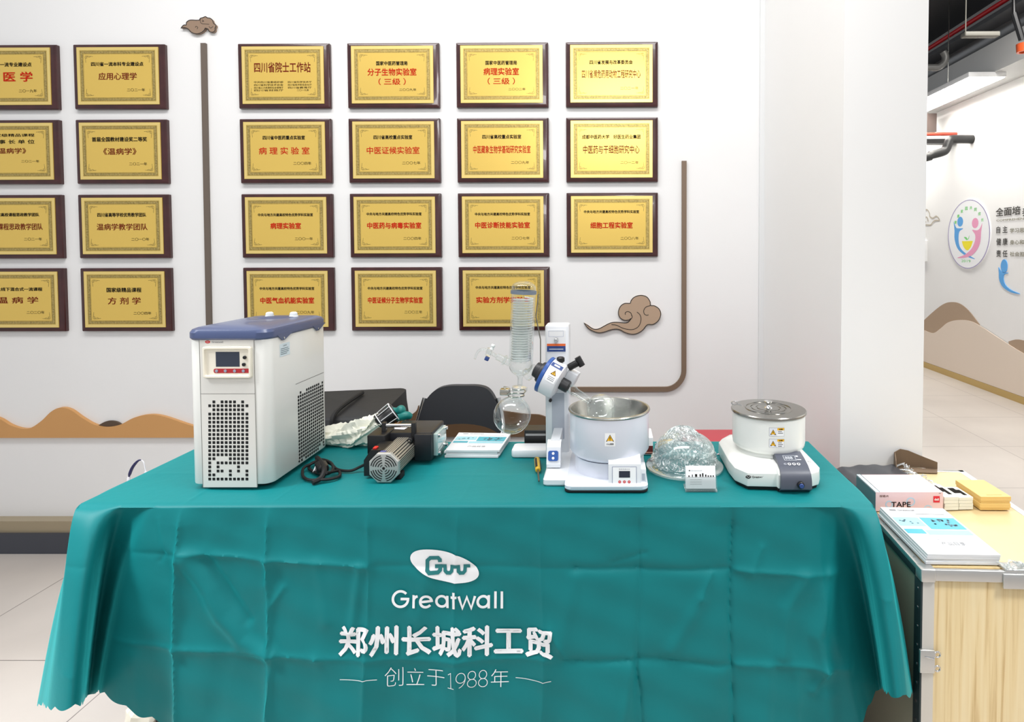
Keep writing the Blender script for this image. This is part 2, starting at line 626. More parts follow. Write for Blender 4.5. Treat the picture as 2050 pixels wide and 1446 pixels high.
tag(obj('cloud_relief', bm, [M_CLOUD, M_EDGE], None, 20), 'large tan swirling cloud board right of the bottom plaque row', 'wall decoration', 'cloud boards on the back wall')


def c8(x, y):
    return wp(340 + x * .0585, 20 + y * .0585)


bm = B()
ol = [(385, 622), (440, 545), (500, 512), (560, 512), (566, 440), (610, 385), (690, 348), (800, 345), (900, 352), (1015, 342), (1035, 295), (1080, 275), (1140, 258), (1220, 228), (1290, 270), (1370, 280), (1450, 335), (1490, 430), (1510, 470), (1570, 505), (1580, 560), (1550, 620), (1550, 690), (1510, 745), (1440, 760), (1370, 745), (1325, 690), (1305, 650), (1270, 640), (1215, 622), (1180, 690), (1100, 760), (1000, 805), (900, 815), (800, 795), (710, 740), (640, 660), (560, 618), (480, 600)]
oc = curve2([c8(*p) for p in ol], 3)
prism(bm, oc, fw_, 0, 0.012)
stroke(bm, oc, 0.0035, fw_, 0.0124, 1, True)
for ln in ([(1035, 300), (1050, 420), (1110, 470), (1240, 480), (1350, 490)], [(870, 600), (900, 560), (960, 600), (930, 650)], [(1100, 340), (1160, 380), (1100, 400)], [(1340, 560), (1400, 620), (1480, 560)]):
    stroke(bm, curve2([c8(*p) for p in ln], 4), 0.002, fw_, 0.0124, 1)
tag(obj('cloud_relief', bm, [mat('brown_cloud_board', (146, 122, 102), 0.5), M_EDGE], None, 20), 'small brown cloud board above the vertical brown strip', 'wall decoration', 'cloud boards on the back wall')

# ------------------------------------------------------------------ framed brass plaques
M_BOARD = mat('dark_red_wood', (62, 26, 26), 0.28, noise=0.25, nscale=18, coat=0.3)
M_BRASS = mat('brushed_brass', (240, 203, 104), 0.30, 0.5)
M_BRASS_RIM = mat('pale_brass_rim', (246, 218, 136), 0.33, 0.5)
M_ETCH = mat('etched_grey_band', (150, 130, 76), 0.45, 0.7, noise=0.45, nscale=160)
M_DARK_RED = mat('dark_red_ink', (112, 30, 20), 0.8, spec=0.1)
PW, PH = 0.400, 0.280
UPX = PW / 183.0
board_me = plate_me = None


def frame_band(bm, x, y, w, fn, d, mi):
    rect(bm, -x, x, y - w, y, fn, d, mi); rect(bm, -x, x, -y, -y + w, fn, d, mi)
    rect(bm, -x, -x + w, -y + w, y - w, fn, d, mi); rect(bm, x - w, x, -y + w, y - w, fn, d, mi)


def plaque(cx, cz, label, lines):
    global board_me, plate_me
    r = thing('wall_plaque', label, 'plaque', (cx, WALL_Y, cz - PH / 2), 'framed brass plaques on the back wall')
    if board_me is None:
        bm = B()
        loops = [[(cx + x, WALL_Y - d, cz + z) for x, z in rrect(-PW / 2 + i, PW / 2 - i, -PH / 2 + i, PH / 2 - i, 0.003, 3)] for i, d in ((0, 0.0), (0, 0.013), (0.002, 0.017), (0.010, 0.020))]
        loft(bm, loops)
        bo = obj('board', bm, M_BOARD, r, 20)
        board_me = bo.data
        bm = B()
        fn = front(cx - 0.002, WALL_Y, cz + 0.002)
        a, b = 0.178, 0.1235
        prism(bm, [(-a, -b), (a, -b), (a, b), (-a, b)], fn, 0.019, 0.0225, 0)
        frame_band(bm, a - .001, b - .001, 0.012, fn, 0.0226, 1)
        frame_band(bm, a - .014, b - .014, 0.0012, fn, 0.0227, 2)
        frame_band(bm, a - .0165, b - .0165, 0.0105, fn, 0.0227, 2)
        frame_band(bm, a - .0285, b - .0285, 0.0015, fn, 0.0227, 2)
        for k in range(60):                                  # key pattern lines in the band
            u = -a + .022 + k * (2 * a - .044) / 59
            for s in (-1, 1):
                rect(bm, u - .0008, u + .0008, s * (b - .0215) - .0032, s * (b - .0215) + .0032, fn, 0.0228, 1)
        for k in range(40):
            v = -b + .026 + k * (2 * b - .052) / 39
            for s in (-1, 1):
                rect(bm, s * (a - .0215) - .0032, s * (a - .0215) + .0032, v - .0008, v + .0008, fn, 0.0228, 1)
        for sx in (-1, 1):
            for sz in (-1, 1):
                q = lambda u, v, d, sx=sx, sz=sz: fn(sx * (a - .037 - u), sz * (b - .037 - v), d)
                stroke(bm, curve2([(0.003, .03), (0.001, .012), (.0, .004), (.004, .0), (.014, .001), (.034, .003)]), 0.0014, q, 0.0228, 2)
                stroke(bm, curve2([(.004, .004), (.008, .007), (.006, .011), (.002, .010)]), 0.0014, q, 0.0228, 2)
                stroke(bm, curve2([(.004, .004), (.009, .003), (.018, .006), (.024, .003)]), 0.0013, q, 0.0228, 2)
        po = obj('brass_plate', bm, [M_BRASS, M_BRASS_RIM, M_ETCH], r, 20)
        plate_me = po.data
    else:
        for nm, me in (('board', board_me), ('brass_plate', plate_me)):
            o = bpy.data.objects.new(nm, me)
            COL.objects.link(o)
            o.parent = r
    fn = front(cx - PW / 2, WALL_Y, cz + PH / 2)
    big = max(l[4] for l in lines)
    for s, ux, uy, w, h, mi, bold in lines:
        bm = B()
        text(bm, s, ux * UPX, -uy * UPX, w * UPX, h * UPX, fn, 0.0232, mi, bold if h < 7 else max(bold, .012))
        obj('title_lettering' if h == big or '三级' in s else 'date_lettering' if s[0] == '二' else 'small_lettering', bm, [INK, RED_INK, M_DARK_RED], r, 0)


def std(head, title, date, hw=70, tw=80, th=13, hy=40, ty=65, hh=7.5, tmi=1, tb=0.02, dy=91, dw=36):
    L = [(head, 90, hy, hw, hh, 0, 0.025)] if head else []
    L.append((title, 90, ty, tw, th, tmi, tb))
    L.append((date, 126, dy, dw, 6, 0, 0.0))
    return L


COLX = [-2.81 + 0.0, -2.337, -1.6178, -1.1417, -0.6676, -0.1915]
ROWZ = [0.9001, 0.5752, 0.2485, -0.0746]
ORD = ['top', 'second', 'third', 'bottom']
CO = ['first', 'second', 'third', 'fourth']
KEY = '中央与地方共建高校特色优势学科实验室'
TXT = {
    (0, 0): std('国家级一流专业建设点', '中 医 学', '二〇一九年', 90, 92, 19, 40, 64, 8, 1, 0.02, 92),
    (1, 0): [('国家级精品课程', 90, 31, 92, 6, 0, .01), ('理 事 长 单 位', 90, 44, 92, 8, 0, .01), ('《温病学》', 86, 62, 64, 11, 2, 0.0), ('二〇二一年', 126, 83, 36, 5, 0, 0)],
    (2, 0): std('四川省高校课程思政教学团队', '中医课程思政教学团队', '二〇二一年', 100, 112, 13, 40, 64, 7, 2, 0.0, 89),
    (3, 0): std('线上线下混合式一流课程', '温 病 学', '二〇二〇年', 102, 84, 13, 42, 64, 7, 2, 0.0, 89),
    (0, 1): std('四川省一流本科专业建设点', '应用心理学', '二〇二一年', 104, 76, 14, 40, 64, 8, 2, 0.0, 91),
    (1, 1): std('首届全国教材建设奖二等奖', '《温病学》', '二〇二一年', 110, 66, 13, 40, 64, 9, 2, 0.0, 89),
    (2, 1): std('四川省高等学校优秀教学团队', '温病学教学团队', '二〇一〇年', 98, 102, 13, 41, 65, 8, 2, 0.0, 90),
    (3, 1): std('国家级精品课程', '方 剂 学', '二〇〇四年', 70, 66, 14, 44, 66, 9, 2, 0.0, 91),
    (0, 2): [('四川省院士工作站', 90, 48, 112, 20, 2, 0.01)] + [(s, 62, y, 58, 4, 0, 0) for s, y in (('中共四川省委组织部', 77), ('四川省科学技术协会', 82.5), ('四川省人力资源和社会保障厅', 88), ('四川省财政厅', 93))] + [(s, 124, y, 47, 4, 0, 0) for s, y in (('四川省科学技术厅', 77), ('四川省经济和信息化厅', 82.5), ('四川省教育厅', 88))] + [('二〇一九年', 130, 93, 24, 4, 0, 0)],
    (0, 3): [('国家中医药管理局', 90, 41, 62, 8, 0, .02), ('分子生物实验室', 90, 58, 97, 14, 1, .02), ('（ 三级 ）', 90, 77, 54, 13, 1, .01), ('二〇〇九年', 121, 93, 34, 5, 0, 0)],
    (0, 4): [('国家中医药管理局', 90, 41, 62, 8, 0, .02), ('病理实验室', 90, 58, 70, 14, 1, .02), ('（ 三级 ）', 90, 77, 54, 13, 1, .01), ('二〇〇二年', 121, 93, 34, 5, 0, 0)],
    (0, 5): std('四川省发展与改革委员会', '四川省濒危药用动物工程研究中心', '二〇二一年', 85, 116, 16, 41, 64, 8, 2, 0.01, 92),
    (1, 2): std('四川省中医药重点实验室', '病 理 实 验 室', '二〇〇四年', 84, 101, 14, 38, 64, 8, 1, 0.01, 89),
    (1, 3): std('四川省高校重点实验室', '中医证候实验室', '二〇〇七年', 77, 105, 14, 38, 64, 8, 1, 0.01, 89),
    (1, 4): std('四川省高校重点实验室', '中医藏象生物学基础研究实验室', '二〇〇九年', 77, 114, 15, 38, 63, 8, 1, 0.015, 89),
    (1, 5): std('成都中医药大学　好医生药业集团', '中医药与干细胞研究中心', '二〇一二年', 116, 112, 16, 39, 64, 8, 2, 0.01, 90),
    (2, 2): std(KEY, '病理实验室', '二〇〇一年', 110, 61, 12, 42, 64, 6, 1, 0.03, 90),
    (2, 3): std(KEY, '中医药与病毒实验室', '二〇〇四年', 110, 108, 12, 41, 64, 6, 1, 0.03, 90),
    (2, 4): std(KEY, '中医诊断技能实验室', '二〇〇七年', 110, 109, 12, 42, 64, 6, 1, 0.03, 90),
    (2, 5): std(KEY, '细胞工程实验室', '二〇〇八年', 110, 84, 12, 38, 65, 6, 1, 0.03, 91),
    (3, 2): std(KEY, '中医气血机能实验室', '二〇〇九年', 110, 108, 12, 42, 66, 6, 1, 0.03, 90),
    (3, 3): std(KEY, '中医证候分子生物学实验室', '二〇〇三年', 110, 110, 12, 42, 66, 6, 1, 0.03, 90),
    (3, 4): std(KEY, '实验方剂学实验室', '二〇〇三年', 110, 108, 12, 41, 66, 6, 1, 0.03, 90),
}
for (i, j), lines in TXT.items():
    if j == 0:
        lab = 'brass plaque, %s row, leftmost column, cut off by the picture edge' % ORD[i]
    elif j == 1:
        lab = 'brass plaque, %s row, column just left of the vertical brown strip' % ORD[i]
    else:
        lab = 'brass plaque, %s row, %s column right of the vertical brown strip' % (ORD[i], CO[j - 2])
    plaque(COLX[j] + PW / 2, CAM_H + ROWZ[i] - PH / 2, lab, lines)

# ------------------------------------------------------------------ corridor on the right


def right_wall(u, v, d):
    return (RW - d, -u, v)


def rw(px, py):
    v = ROT.transposed() @ Vector(((px - PX0) / F_PX, 1.0, -(py - PY0) / F_PX))
    t = RW / v.x
    return (-v.y * t, CAM_H + v.z * t)


bm = B()
top = curve2([rw(*p) for p in ((1780, 655), (1815, 648), (1848, 660), (1870, 667), (1885, 658), (1900, 646), (1920, 641), (1945, 643), (1970, 656), (2010, 682), (2060, 712), (2130, 740))], 5)
prism(bm, top + [(top[-1][0], 0.064), (top[0][0], 0.064)], right_wall, 0.007, 0.014)
tag(obj('hill_relief', bm, mat('pale_beige_board', (226, 210, 194), 0.5), None, 20), 'pale beige hill panel along the foot of the corridor wall', 'wall decoration', 'hill panels on the corridor wall')
bm = B()
top = curve2([rw(*p) for p in ((1790, 690), (1825, 668), (1848, 644), (1872, 622), (1890, 609), (1905, 605), (1922, 608), (1940, 622), (1962, 650))], 5)
bot = curve2([rw(*p) for p in ((1962, 652), (1920, 650), (1900, 655), (1870, 675), (1820, 680))], 4)
prism(bm, top + bot, right_wall, 0.001, 0.006)
tag(obj('hill_relief', bm, mat('taupe_board', (172, 148, 124), 0.5), None, 20), 'taupe hill panel with a rounded peak on the corridor wall', 'wall decoration', 'hill panels on the corridor wall')
bm = B()
top = curve2([rw(*p) for p in ((2020, 684), (2040, 680), (2070, 690), (2110, 720), (2130, 748))], 5)
bot = curve2([rw(*p) for p in ((2130, 752), (2060, 722), (2024, 700))], 4)
prism(bm, top + bot, right_wall, 0.001, 0.006)
tag(obj('hill_relief', bm, mat('taupe_board', (172, 148, 124), 0.5), None, 20), 'sliver of taupe hill panel below the blue swoosh figure on the corridor wall', 'wall decoration', 'hill panels on the corridor wall')

# round emblem
a, b = rw(1900, 469), rw(1985, 469)
ecx, ecz = (a[0] + b[0]) / 2, rw(1942, 469)[1]
ER = (b[0] - a[0]) / 2
em = thing('wall_emblem', 'round white emblem with blue and pink figures on the corridor wall', 'emblem', (RW, -ecx, ecz - ER))
S = ER / 174.0
fe = lambda u, v, d: right_wall(ecx + (u - 432) * S, ecz - (v - 552) * S * 0.63, d)
M_BLUE = mat('sky_blue_print', (92, 164, 226), 0.5)
M_PINK = mat('pink_print', (232, 158, 190), 0.5)
bm = B()
prism(bm, [(432 + 174 * cos(2 * pi * k / 64), 552 + 276 * sin(2 * pi * k / 64)) for k in range(64)], fe, 0, 0.012)
obj('disc', bm, mat('white_emblem_board', (240, 241, 243), 0.5), em, 30)
bm = B()
for k in range(64):
    pass
stroke(bm, [(432 + 170 * cos(2 * pi * k / 64), 552 + 270 * sin(2 * pi * k / 64)) for k in range(64)], 6, fe, 0.0125, 0, True)
obj('ring', bm, mat('mauve_ring', (160, 150, 190), 0.5), em, 0)
bm = B()
disc(bm, 366, 448, 25, fe, 0.0125, 0, 24, 40)
prism(bm, curve2([(308, 440), (330, 490), (345, 500), (392, 505), (360, 530), (355, 600), (372, 660), (420, 705), (495, 748), (420, 725), (350, 670), (320, 590), (318, 520)], 4), fe, 0.0122, 0.0125)
obj('figure', bm, M_BLUE, em, 0)
bm = B()
disc(bm, 490, 468, 26, fe, 0.0125, 0, 24, 40)
prism(bm, curve2([(546, 470), (528, 510), (505, 525), (468, 520), (492, 560), (490, 610), (462, 670), (410, 715), (345, 742), (430, 735), (490, 700), (530, 630), (538, 540)], 4), fe, 0.0128, 0.0131)
obj('figure', bm, M_PINK, em, 0)
bm = B()
prism(bm, curve2([(383, 606), (400, 655), (430, 680), (458, 655), (474, 606)], 4), fe, 0.0122, 0.0124)
obj('bowl', bm, mat('yellow_print', (244, 228, 40), 0.5), em, 0)
bm = B()
prism(bm, curve2([(424, 600), (400, 575), (420, 575), (432, 590), (446, 560), (440, 590)], 3), fe, 0.0122, 0.0124)
for k in range(8):
    t = radians(-150 + k * 17)
    uu, vv = 436 + 128 * cos(t), 556 + 212 * sin(t)
    text(bm, '健康家园共同成长'[k], uu, -vv, 20, 26, lambda u, v, d: fe(u, -v, d), 0.0125, 0, 0.02)
text(bm, '2019', 420, -765, 76, 20, lambda u, v, d: fe(u, -v, d), 0.0125, 0, 0.01)
obj('green_lettering', bm, mat('green_print', (120, 214, 120), 0.5), em, 0)

# black lettering and blue swoosh figure
bm = B()
for s, x0, x1, y, h, mi in (('全面培', 1995, 2044, 423, 17, 0), ('养人', 2048, 2082, 423, 17, 0), ('COMPREHENSIVE', 1996, 2070, 439, 4, 1), ('自 主', 1996, 2018, 460, 14, 0), ('学习思考', 2023, 2062, 461, 9, 1), ('健 康', 1996, 2018, 484, 14, 0), ('身心和谐', 2023, 2062, 485, 9, 1), ('责 任', 1996, 2018, 508, 14, 0), ('社会担当', 2023, 2062, 509, 9, 1)):
    u0, v0 = rw(x0, y)
    u1, v1 = rw(x1, y)
    um, vm = (u0 + u1) / 2, rw((x0 + x1) / 2, y)[1]
    text(bm, s, um, vm, u1 - u0, h * 5.2 / F_PX, right_wall, 0.006, mi, 0.02)
tag(obj('wall_lettering', bm, [mat('dark_wall_letters', (70, 66, 62), 0.5), mat('olive_wall_letters', (140, 136, 120), 0.5)], None, 0), 'rows of dark lettering on the corridor wall beside the round emblem', 'lettering')
sw = thing('wall_decal', 'blue swoosh figure below the dark lettering on the corridor wall', 'decal', (RW, -rw(2010, 590)[0], rw(2010, 590)[1]))
bm = B()
c7 = lambda x, y: rw(1840 + x * .2352, 340 + y * .2352)
prism(bm, curve2([c7(*p) for p in ((680, 830), (700, 862), (720, 872), (762, 878), (728, 892), (722, 935), (742, 985), (790, 1025), (862, 1056), (790, 1045), (720, 1000), (688, 940), (684, 880))], 4), right_wall, 0, 0.006)
obj('figure', bm, M_BLUE, sw, 20)
bm = B()
u, v = c7(727, 820)
prism(bm, [(u + .043 * cos(2 * pi * k / 24), v + .06 * sin(2 * pi * k / 24)) for k in range(24)], right_wall, 0, 0.006)
obj('head', bm, M_BLUE, sw, 20)
# outlet, small cloud outline
bm = B()
u0, v0 = rw(1849, 524); u1, v1 = rw(1857, 481)
prism(bm, rrect(u0 - .1, u1, v0, v1, 0.01), right_wall, 0, 0.03)
tag(obj('wall_box', bm, WHITE, None, 30), 'white switch box on the corridor wall beside the pillar', 'switch box')
bm = B()
for ln in ([(40, 350), (70, 340), (90, 370), (95, 400), (120, 412), (150, 395), (175, 430), (140, 432), (120, 445), (100, 470), (60, 470), (45, 490)], [(80, 440), (70, 405), (50, 410), (48, 435), (62, 445)]):
    stroke(bm, curve2([c7(*p) for p in ln], 5), 0.014, right_wall, 0.004, 0)
tag(obj('cloud_relief', bm, mat('pale_tan_outline', (186, 176, 160), 0.5), None, 0), 'outlined cloud swirl on the corridor wall left of the round emblem', 'wall decoration')

# ceiling services over the corridor
M_DUCT = mat('grey_metal_duct', (92, 94, 98), 0.45, 0.5)
bm = B(); box(bm, 3.20, RW, 2.4, 12, 2.80, 3.05); struct('trim_4', bm, mat('pale_grey_soffit', (196, 197, 196), 0.6), 0)
lt = thing('ceiling_light', 'long white light panel hung along the corridor ceiling', 'ceiling light', (3.13, 6.5, 2.755))
bm = B(); slab(bm, 2.985, 3.30, 4.97, 8.6, 2.76, 2.80, 0.006, 0.003); obj('housing', bm, WHITE, lt)
bm = B(); box(bm, 2.995, 3.29, 4.98, 8.59, 2.754, 2.76); obj('diffuser', bm, mat('lit_diffuser', (255, 252, 244), 0.5, emit=20.0), lt, 0)
bm = B()
for y in (5.3, 8.2):
    cyl(bm, (3.0, y, 2.80), (3.0, y, 3.6), 0.004)
obj('hanger', bm, STEEL, lt)
bm = B(); tube(bm, [(3.14, 2.6, 3.30), (3.14, 11.5, 3.30)], 0.02, 12)
tag(obj('pipe', bm, mat('red_pipe_paint', (214, 38, 44), 0.4)), 'thin bright red pipe under the corridor ceiling', 'pipe')
bm = B(); box(bm, 3.05, 3.22, 2.6, 11.5, 3.165, 3.20)
tag(obj('duct', bm, M_DUCT, None, 0), 'dark grey cable duct running below the red pipe', 'duct')
bm = B(); tube(bm, [(3.40, 2.6, 3.19), (3.40, 11.5, 3.19)], 0.11, 24)
tag(obj('duct', bm, mat('silver_duct', (150, 152, 154), 0.4, 0.5)), 'round silver duct above the pale soffit of the corridor', 'duct')
bm = B(); box(bm, 1.75, 2.40, 3.2, 11.5, 3.34, 3.58)
tag(obj('duct', bm, mat('black_duct', (42, 44, 48), 0.6), None, 0), 'wide black duct under the corridor ceiling', 'duct')
p = at(1927, 70, 4.2); q = at(1998, 62, 4.2)
bm = B(); slab(bm, p.x, q.x, 4.17, 4.23, p.z - .016, p.z + .016, 0.01, 0.006); cyl(bm, (p.x + .02, 4.2, p.z + .016), (p.x + .02, 4.2, 3.6), 0.004)
tag(obj('hanger_bracket', bm, mat('dull_bracket', (104, 102, 94), 0.6), None), 'short grey bracket hung below the red pipe', 'bracket')
p = at(1857, 135, 5.0); q = at(1890, 130, 5.0)
bm = B(); tube(bm, smooth_path([(p.x - .5, 5.0, p.z), (p.x, 5.0, p.z), (q.x - .05, 5.0, p.z), (q.x, 5.0, p.z + .04), (q.x + .01, 5.0, p.z + .09), (q.x - .01, 5.0, p.z + .13)], 6), 0.028, 12); tube(bm, [(p.x - .03, 5.0, p.z), (p.x - .03, 5.0, 3.6)], .004, 6)
tag(obj('pipe', bm, mat('grey_pipe', (96, 96, 94), 0.45, 0.3)), 'grey metal pipe elbow above the corridor light', 'pipe')
ds = at(2051, 96, 4.4)
sg = thing('ceiling_bracket', 'black hanging strut with an orange ring by the corridor ceiling edge', 'bracket', (ds.x, 4.4, ds.z - .05))
bm = B(); p = at(2030, 26, 4.4); tube(bm, [p, at(2046, 80, 4.4)], 0.022, 8); tube(bm, [p, (p.x - .02, 4.4, 3.6)], 0.012, 8)
obj('strut', bm, BLACK, sg)
bm = B(); lathe(bm, [(0.034, -.03), (0.050, -.03), (0.054, .03), (0.034, .03), (0.034, -.03)], Matrix.Translation(ds), 24)
obj('ring', bm, mat('orange_ring', (206, 84, 34), 0.4), sg)
# pipes that enter the corridor wall
p = at(1915, 268, 6.0)
bm = B(); tube(bm, [(p.x, 6.0, p.z), (2.0, 6.0, p.z - .02)], 0.018, 10)
tag(obj('pipe', bm, mat('rust_red_pipe', (176, 66, 48), 0.4)), 'rust red pipe entering the corridor wall below the light', 'pipe')
p = at(1915, 276, 6.0)
bm = B(); box(bm, 2.0, RW, 6.05, 6.16, p.z - .045, p.z + .0)
tag(obj('cable_tray', bm, BLACK, None, 0), 'black cable tray just below the rust red pipe', 'cable tray')
p = at(1885, 258, 6.2)
bm = B(); box(bm, 2.0, 3.40, 6.2, 6.45, p.z - .03, p.z + .04); box(bm, 3.2, 3.40, 6.2, 6.45, p.z + .04, p.z + .16)
tag(obj('beam_box', bm, mat('brown_grey_steel', (86, 74, 70), 0.5), None, 0), 'brown-grey steel bracket just above the rust red pipe', 'bracket')
bm = B(); P = [at(*q, 5.8) for q in ((1840, 317), (1862, 311), (1885, 305), (1893, 300), (1898, 288), (1902, 281), (1915, 279))]
P = [Vector((2.0, 5.8, P[0].z - .12))] + P + [Vector((RW, 5.8, P[-1].z))]
tube(bm, smooth_path(P, 5), 0.042, 14)
tag(obj('pipe', bm, mat('black_pipe', (22, 22, 24), 0.4)), 'thick black bent pipe entering the corridor wall', 'pipe')
# ------------------------------------------------------------------ table and its cloth
TX0, TX1, TY0, TY1, TZ = -1.215, 0.592, 1.315, 1.757, 0.75
tb = thing('folding_table', 'long folding table hidden under the teal cloth', 'table', ((TX0 + TX1) / 2, (TY0 + TY1) / 2, 0))
bm = B(); slab(bm, TX0 + .02, TX1 - .02, TY0 + .022, TY1 - .02, TZ - .035, TZ - .008, 0.03, 0.004)
obj('tabletop', bm, mat('grey_laminate', (190, 190, 190), 0.5), tb)
for x in (TX0 + .16, TX1 - .16):
    for y in (TY0 + .07, TY1 - .07):
        bm = B(); cyl(bm, (x, y, 0.0), (x, y, TZ - .03), 0.014)
        obj('leg', bm, mat('table_leg_grey', (120, 122, 126), 0.4, 0.5), tb)

def hp(t, px, py, Y):
    p = at(px, py, Y)
    return (t, p.x, Y, p.z)


LEFT = [(-.45, -1.275, 1.83, .30), (-.30, -1.262, 1.62, .30), (-.18, -1.285, 1.46, .315), hp(-.10, 74, 1400, 1.35), hp(-.05, 84, 1406, 1.26), hp(-.01, 103, 1414, 1.19), hp(.03, 135, 1415, 1.165), hp(.06, 158, 1407, 1.19), hp(.085, 168, 1402, 1.26), hp(.12, 176, 1392, 1.385), hp(.155, 194, 1385, 1.375), hp(.19, 205, 1382, 1.30), (.26, -1.055, 1.282, .285), (.40, -.885, 1.285, .245), (.62, -.595, 1.285, .235)]
RIGHT = [(-.45, .640, 1.83, .32), (-.30, .636, 1.62, .33), (-.18, .650, 1.45, .345), hp(-.10, 1829, 1372, 1.31), hp(-.05, 1830, 1384, 1.24), hp(-.01, 1815, 1390, 1.18), hp(.02, 1795, 1390, 1.165), hp(.045, 1778, 1384, 1.20), hp(.065, 1770, 1378, 1.28), hp(.095, 1764, 1372, 1.38), hp(.13, 1752, 1384, 1.375), hp(.165, 1735, 1415, 1.33), hp(.21, 1712, 1452, 1.29), (.29, .40, 1.285, .24), (.45, .142, 1.285, .235)]


def ctrl(tab, t):
    n = len(tab)
    if t <= tab[0][0]:
        return tab[0][1:]
    if t >= tab[-1][0]:
        return tab[-1][1:]
    i = max(k for k in range(n) if tab[k][0] <= t)
    i = min(i, n - 2)
    p0, p1, p2, p3 = tab[max(i - 1, 0)], tab[i], tab[i + 1], tab[min(i + 2, n - 1)]
    h = p2[0] - p1[0]
    s = (t - p1[0]) / h
    out = []
    for c in (1, 2, 3):
        m1 = (p2[c] - p0[c]) / max(p2[0] - p0[0], 1e-9) * h
        m2 = (p3[c] - p1[c]) / max(p3[0] - p1[0], 1e-9) * h
        out.append((2 * s ** 3 - 3 * s * s + 1) * p1[c] + (s ** 3 - 2 * s * s + s) * m1 + (-2 * s ** 3 + 3 * s * s) * p2[c] + (s ** 3 - s * s) * m2)
    return tuple(out)


VX = [(365, .0062, .006), (545, .0042, .006), (740, .0036, .007), (915, .0026, .008), (1085, .0032, .007), (1275, -.0036, .007), (1460, -.0060, .0075), (1640, .003, .008)]
VX = [((p - 1222) * .001142, a, w) for p, a, w in VX]


def pz(px, py):
    return ((px - 1222) * .001142, 1.33 - (py - 500) * .001142)


def hseg(pts, a, w):
    return ([pz(*p) for p in pts], a, w)


# pressed folds and soft puckers of the front: line, height (out or in), width
RIDGES = [hseg([(190, 1097), (365, 1100)], -.0035, .007), hseg([(370, 1098), (560, 1112), (740, 1124)], .0055, .010), hseg([(740, 1124), (1000, 1127), (1150, 1130)], -.0016, .009), hseg([(1150, 1130), (1275, 1132), (1460, 1133)], -.0048, .009), hseg([(1460, 1133), (1600, 1142), (1740, 1146)], .0055, .010),
          hseg([(230, 1268), (365, 1284)], .0030, .006), hseg([(365, 1285), (545, 1294), (640, 1300)], .0048, .009), hseg([(640, 1300), (900, 1310), (1100, 1305)], .0032, .009), hseg([(1130, 1312), (1275, 1306), (1460, 1320)], -.0050, .009), hseg([(1460, 1318), (1640, 1322), (1690, 1330)], .0050, .010),
          hseg([(380, 1112), (425, 1175), (450, 1225), (490, 1272), (540, 1292)], .0085, .020), hseg([(420, 1112), (470, 1190), (500, 1230)], -.0050, .014), hseg([(325, 1030), (336, 1070), (346, 1098)], .0042, .010), hseg([(330, 1112), (340, 1096)], -.003, .005),
          hseg([(545, 1115), (540, 1160)], .003, .009), hseg([(575, 1165), (545, 1210), (548, 1280)], .0036, .010), hseg([(560, 1290), (548, 1360), (545, 1446)], .0042, .007), hseg([(725, 1130), (710, 1250)], .0045, .012), hseg([(1225, 1120), (1290, 1100)], -.002, .006),
          hseg([(1100, 1250), (1128, 1300)], .0038, .008), hseg([(1420, 1138), (1400, 1190)], .0045, .007), hseg([(1400, 1190), (1340, 1290)], .0030, .016), hseg([(1268, 1310), (1278, 1370), (1282, 1446)], -.0045, .006), hseg([(1262, 1306), (1256, 1360), (1240, 1446)], .003, .012),
          hseg([(1660, 1146), (1648, 1200), (1628, 1260), (1640, 1320)], .0095, .016), hseg([(1605, 1150), (1570, 1210), (1560, 1300)], .0060, .018), hseg([(1685, 1085), (1676, 1146)], .0045, .007), hseg([(1665, 1090), (1655, 1146)], .004, .007), hseg([(1520, 1090), (1500, 1140)], .003, .010), hseg([(1645, 1322), (1618, 1370)], .0065, .009), hseg([(1650, 1380), (1650, 1446)], .007, .022), hseg([(1530, 1330), (1525, 1446)], .003, .014), hseg([(1590, 1340), (1585, 1446)], .003, .012), hseg([(1700, 1160), (1698, 1330)], .004, .014),
          hseg([(250, 1040), (262, 1090)], .002, .012), hseg([(280, 1300), (290, 1440)], .002, .014), hseg([(640, 1120), (660, 1230)], .0018, .014), hseg([(1150, 1150), (1120, 1280)], .0022, .018), hseg([(860, 1150), (820, 1290)], .0016, .02)]


def seg_d(x, z, P):
    best = 9.0
    for (ax, az), (bx, bz) in zip(P, P[1:]):
        dx, dz = bx - ax, bz - az
        t = max(0, min(1, ((x - ax) * dx + (z - az) * dz) / (dx * dx + dz * dz)))
        d = (x - ax - dx * t) ** 2 + (z - az - dz * t) ** 2
        if d < best:
            best = d
    return sqrt(best)


def crease(x, s, amp=1.0):
    d = 0.0
    for xk, a, w in VX:
        q = abs(x - xk - .004 * sin(s * 11 + xk * 20))
        if q < .08:
            d += a * math.exp(-q / w) + a * .5 * math.exp(-(q / .03) ** 2)
    return d * amp


def front_disp(x, z):
    d = crease(x, z)
    for P, a, w in RIDGES:
        if not (min(p[0] for p in P) - .07 < x < max(p[0] for p in P) + .07):
            continue
        q = seg_d(x, z, P)
        if q < w * 5:
            d += a * (math.exp(-q / w) if w < .0105 else math.exp(-(q / w) ** 2))
    v = max(0, (.752 - z) / .5)
    d += v * (0.005 * sin(x * 9.1 + 1.0) + 0.003 * sin(x * 21 + z * 6) + 0.002 * sin(x * 33 - z * 15))
    d += 0.0012 * sin(x * 47 + z * 31) * sin(z * 39 - x * 17)
    return d * 1.5


def front_y(x, z):
    v = min(1, max(0, (.752 - z) / (.752 - .24)))
    w = min(1, v * 12)
    return TY0 - .03 * v - front_disp(x, z) * w


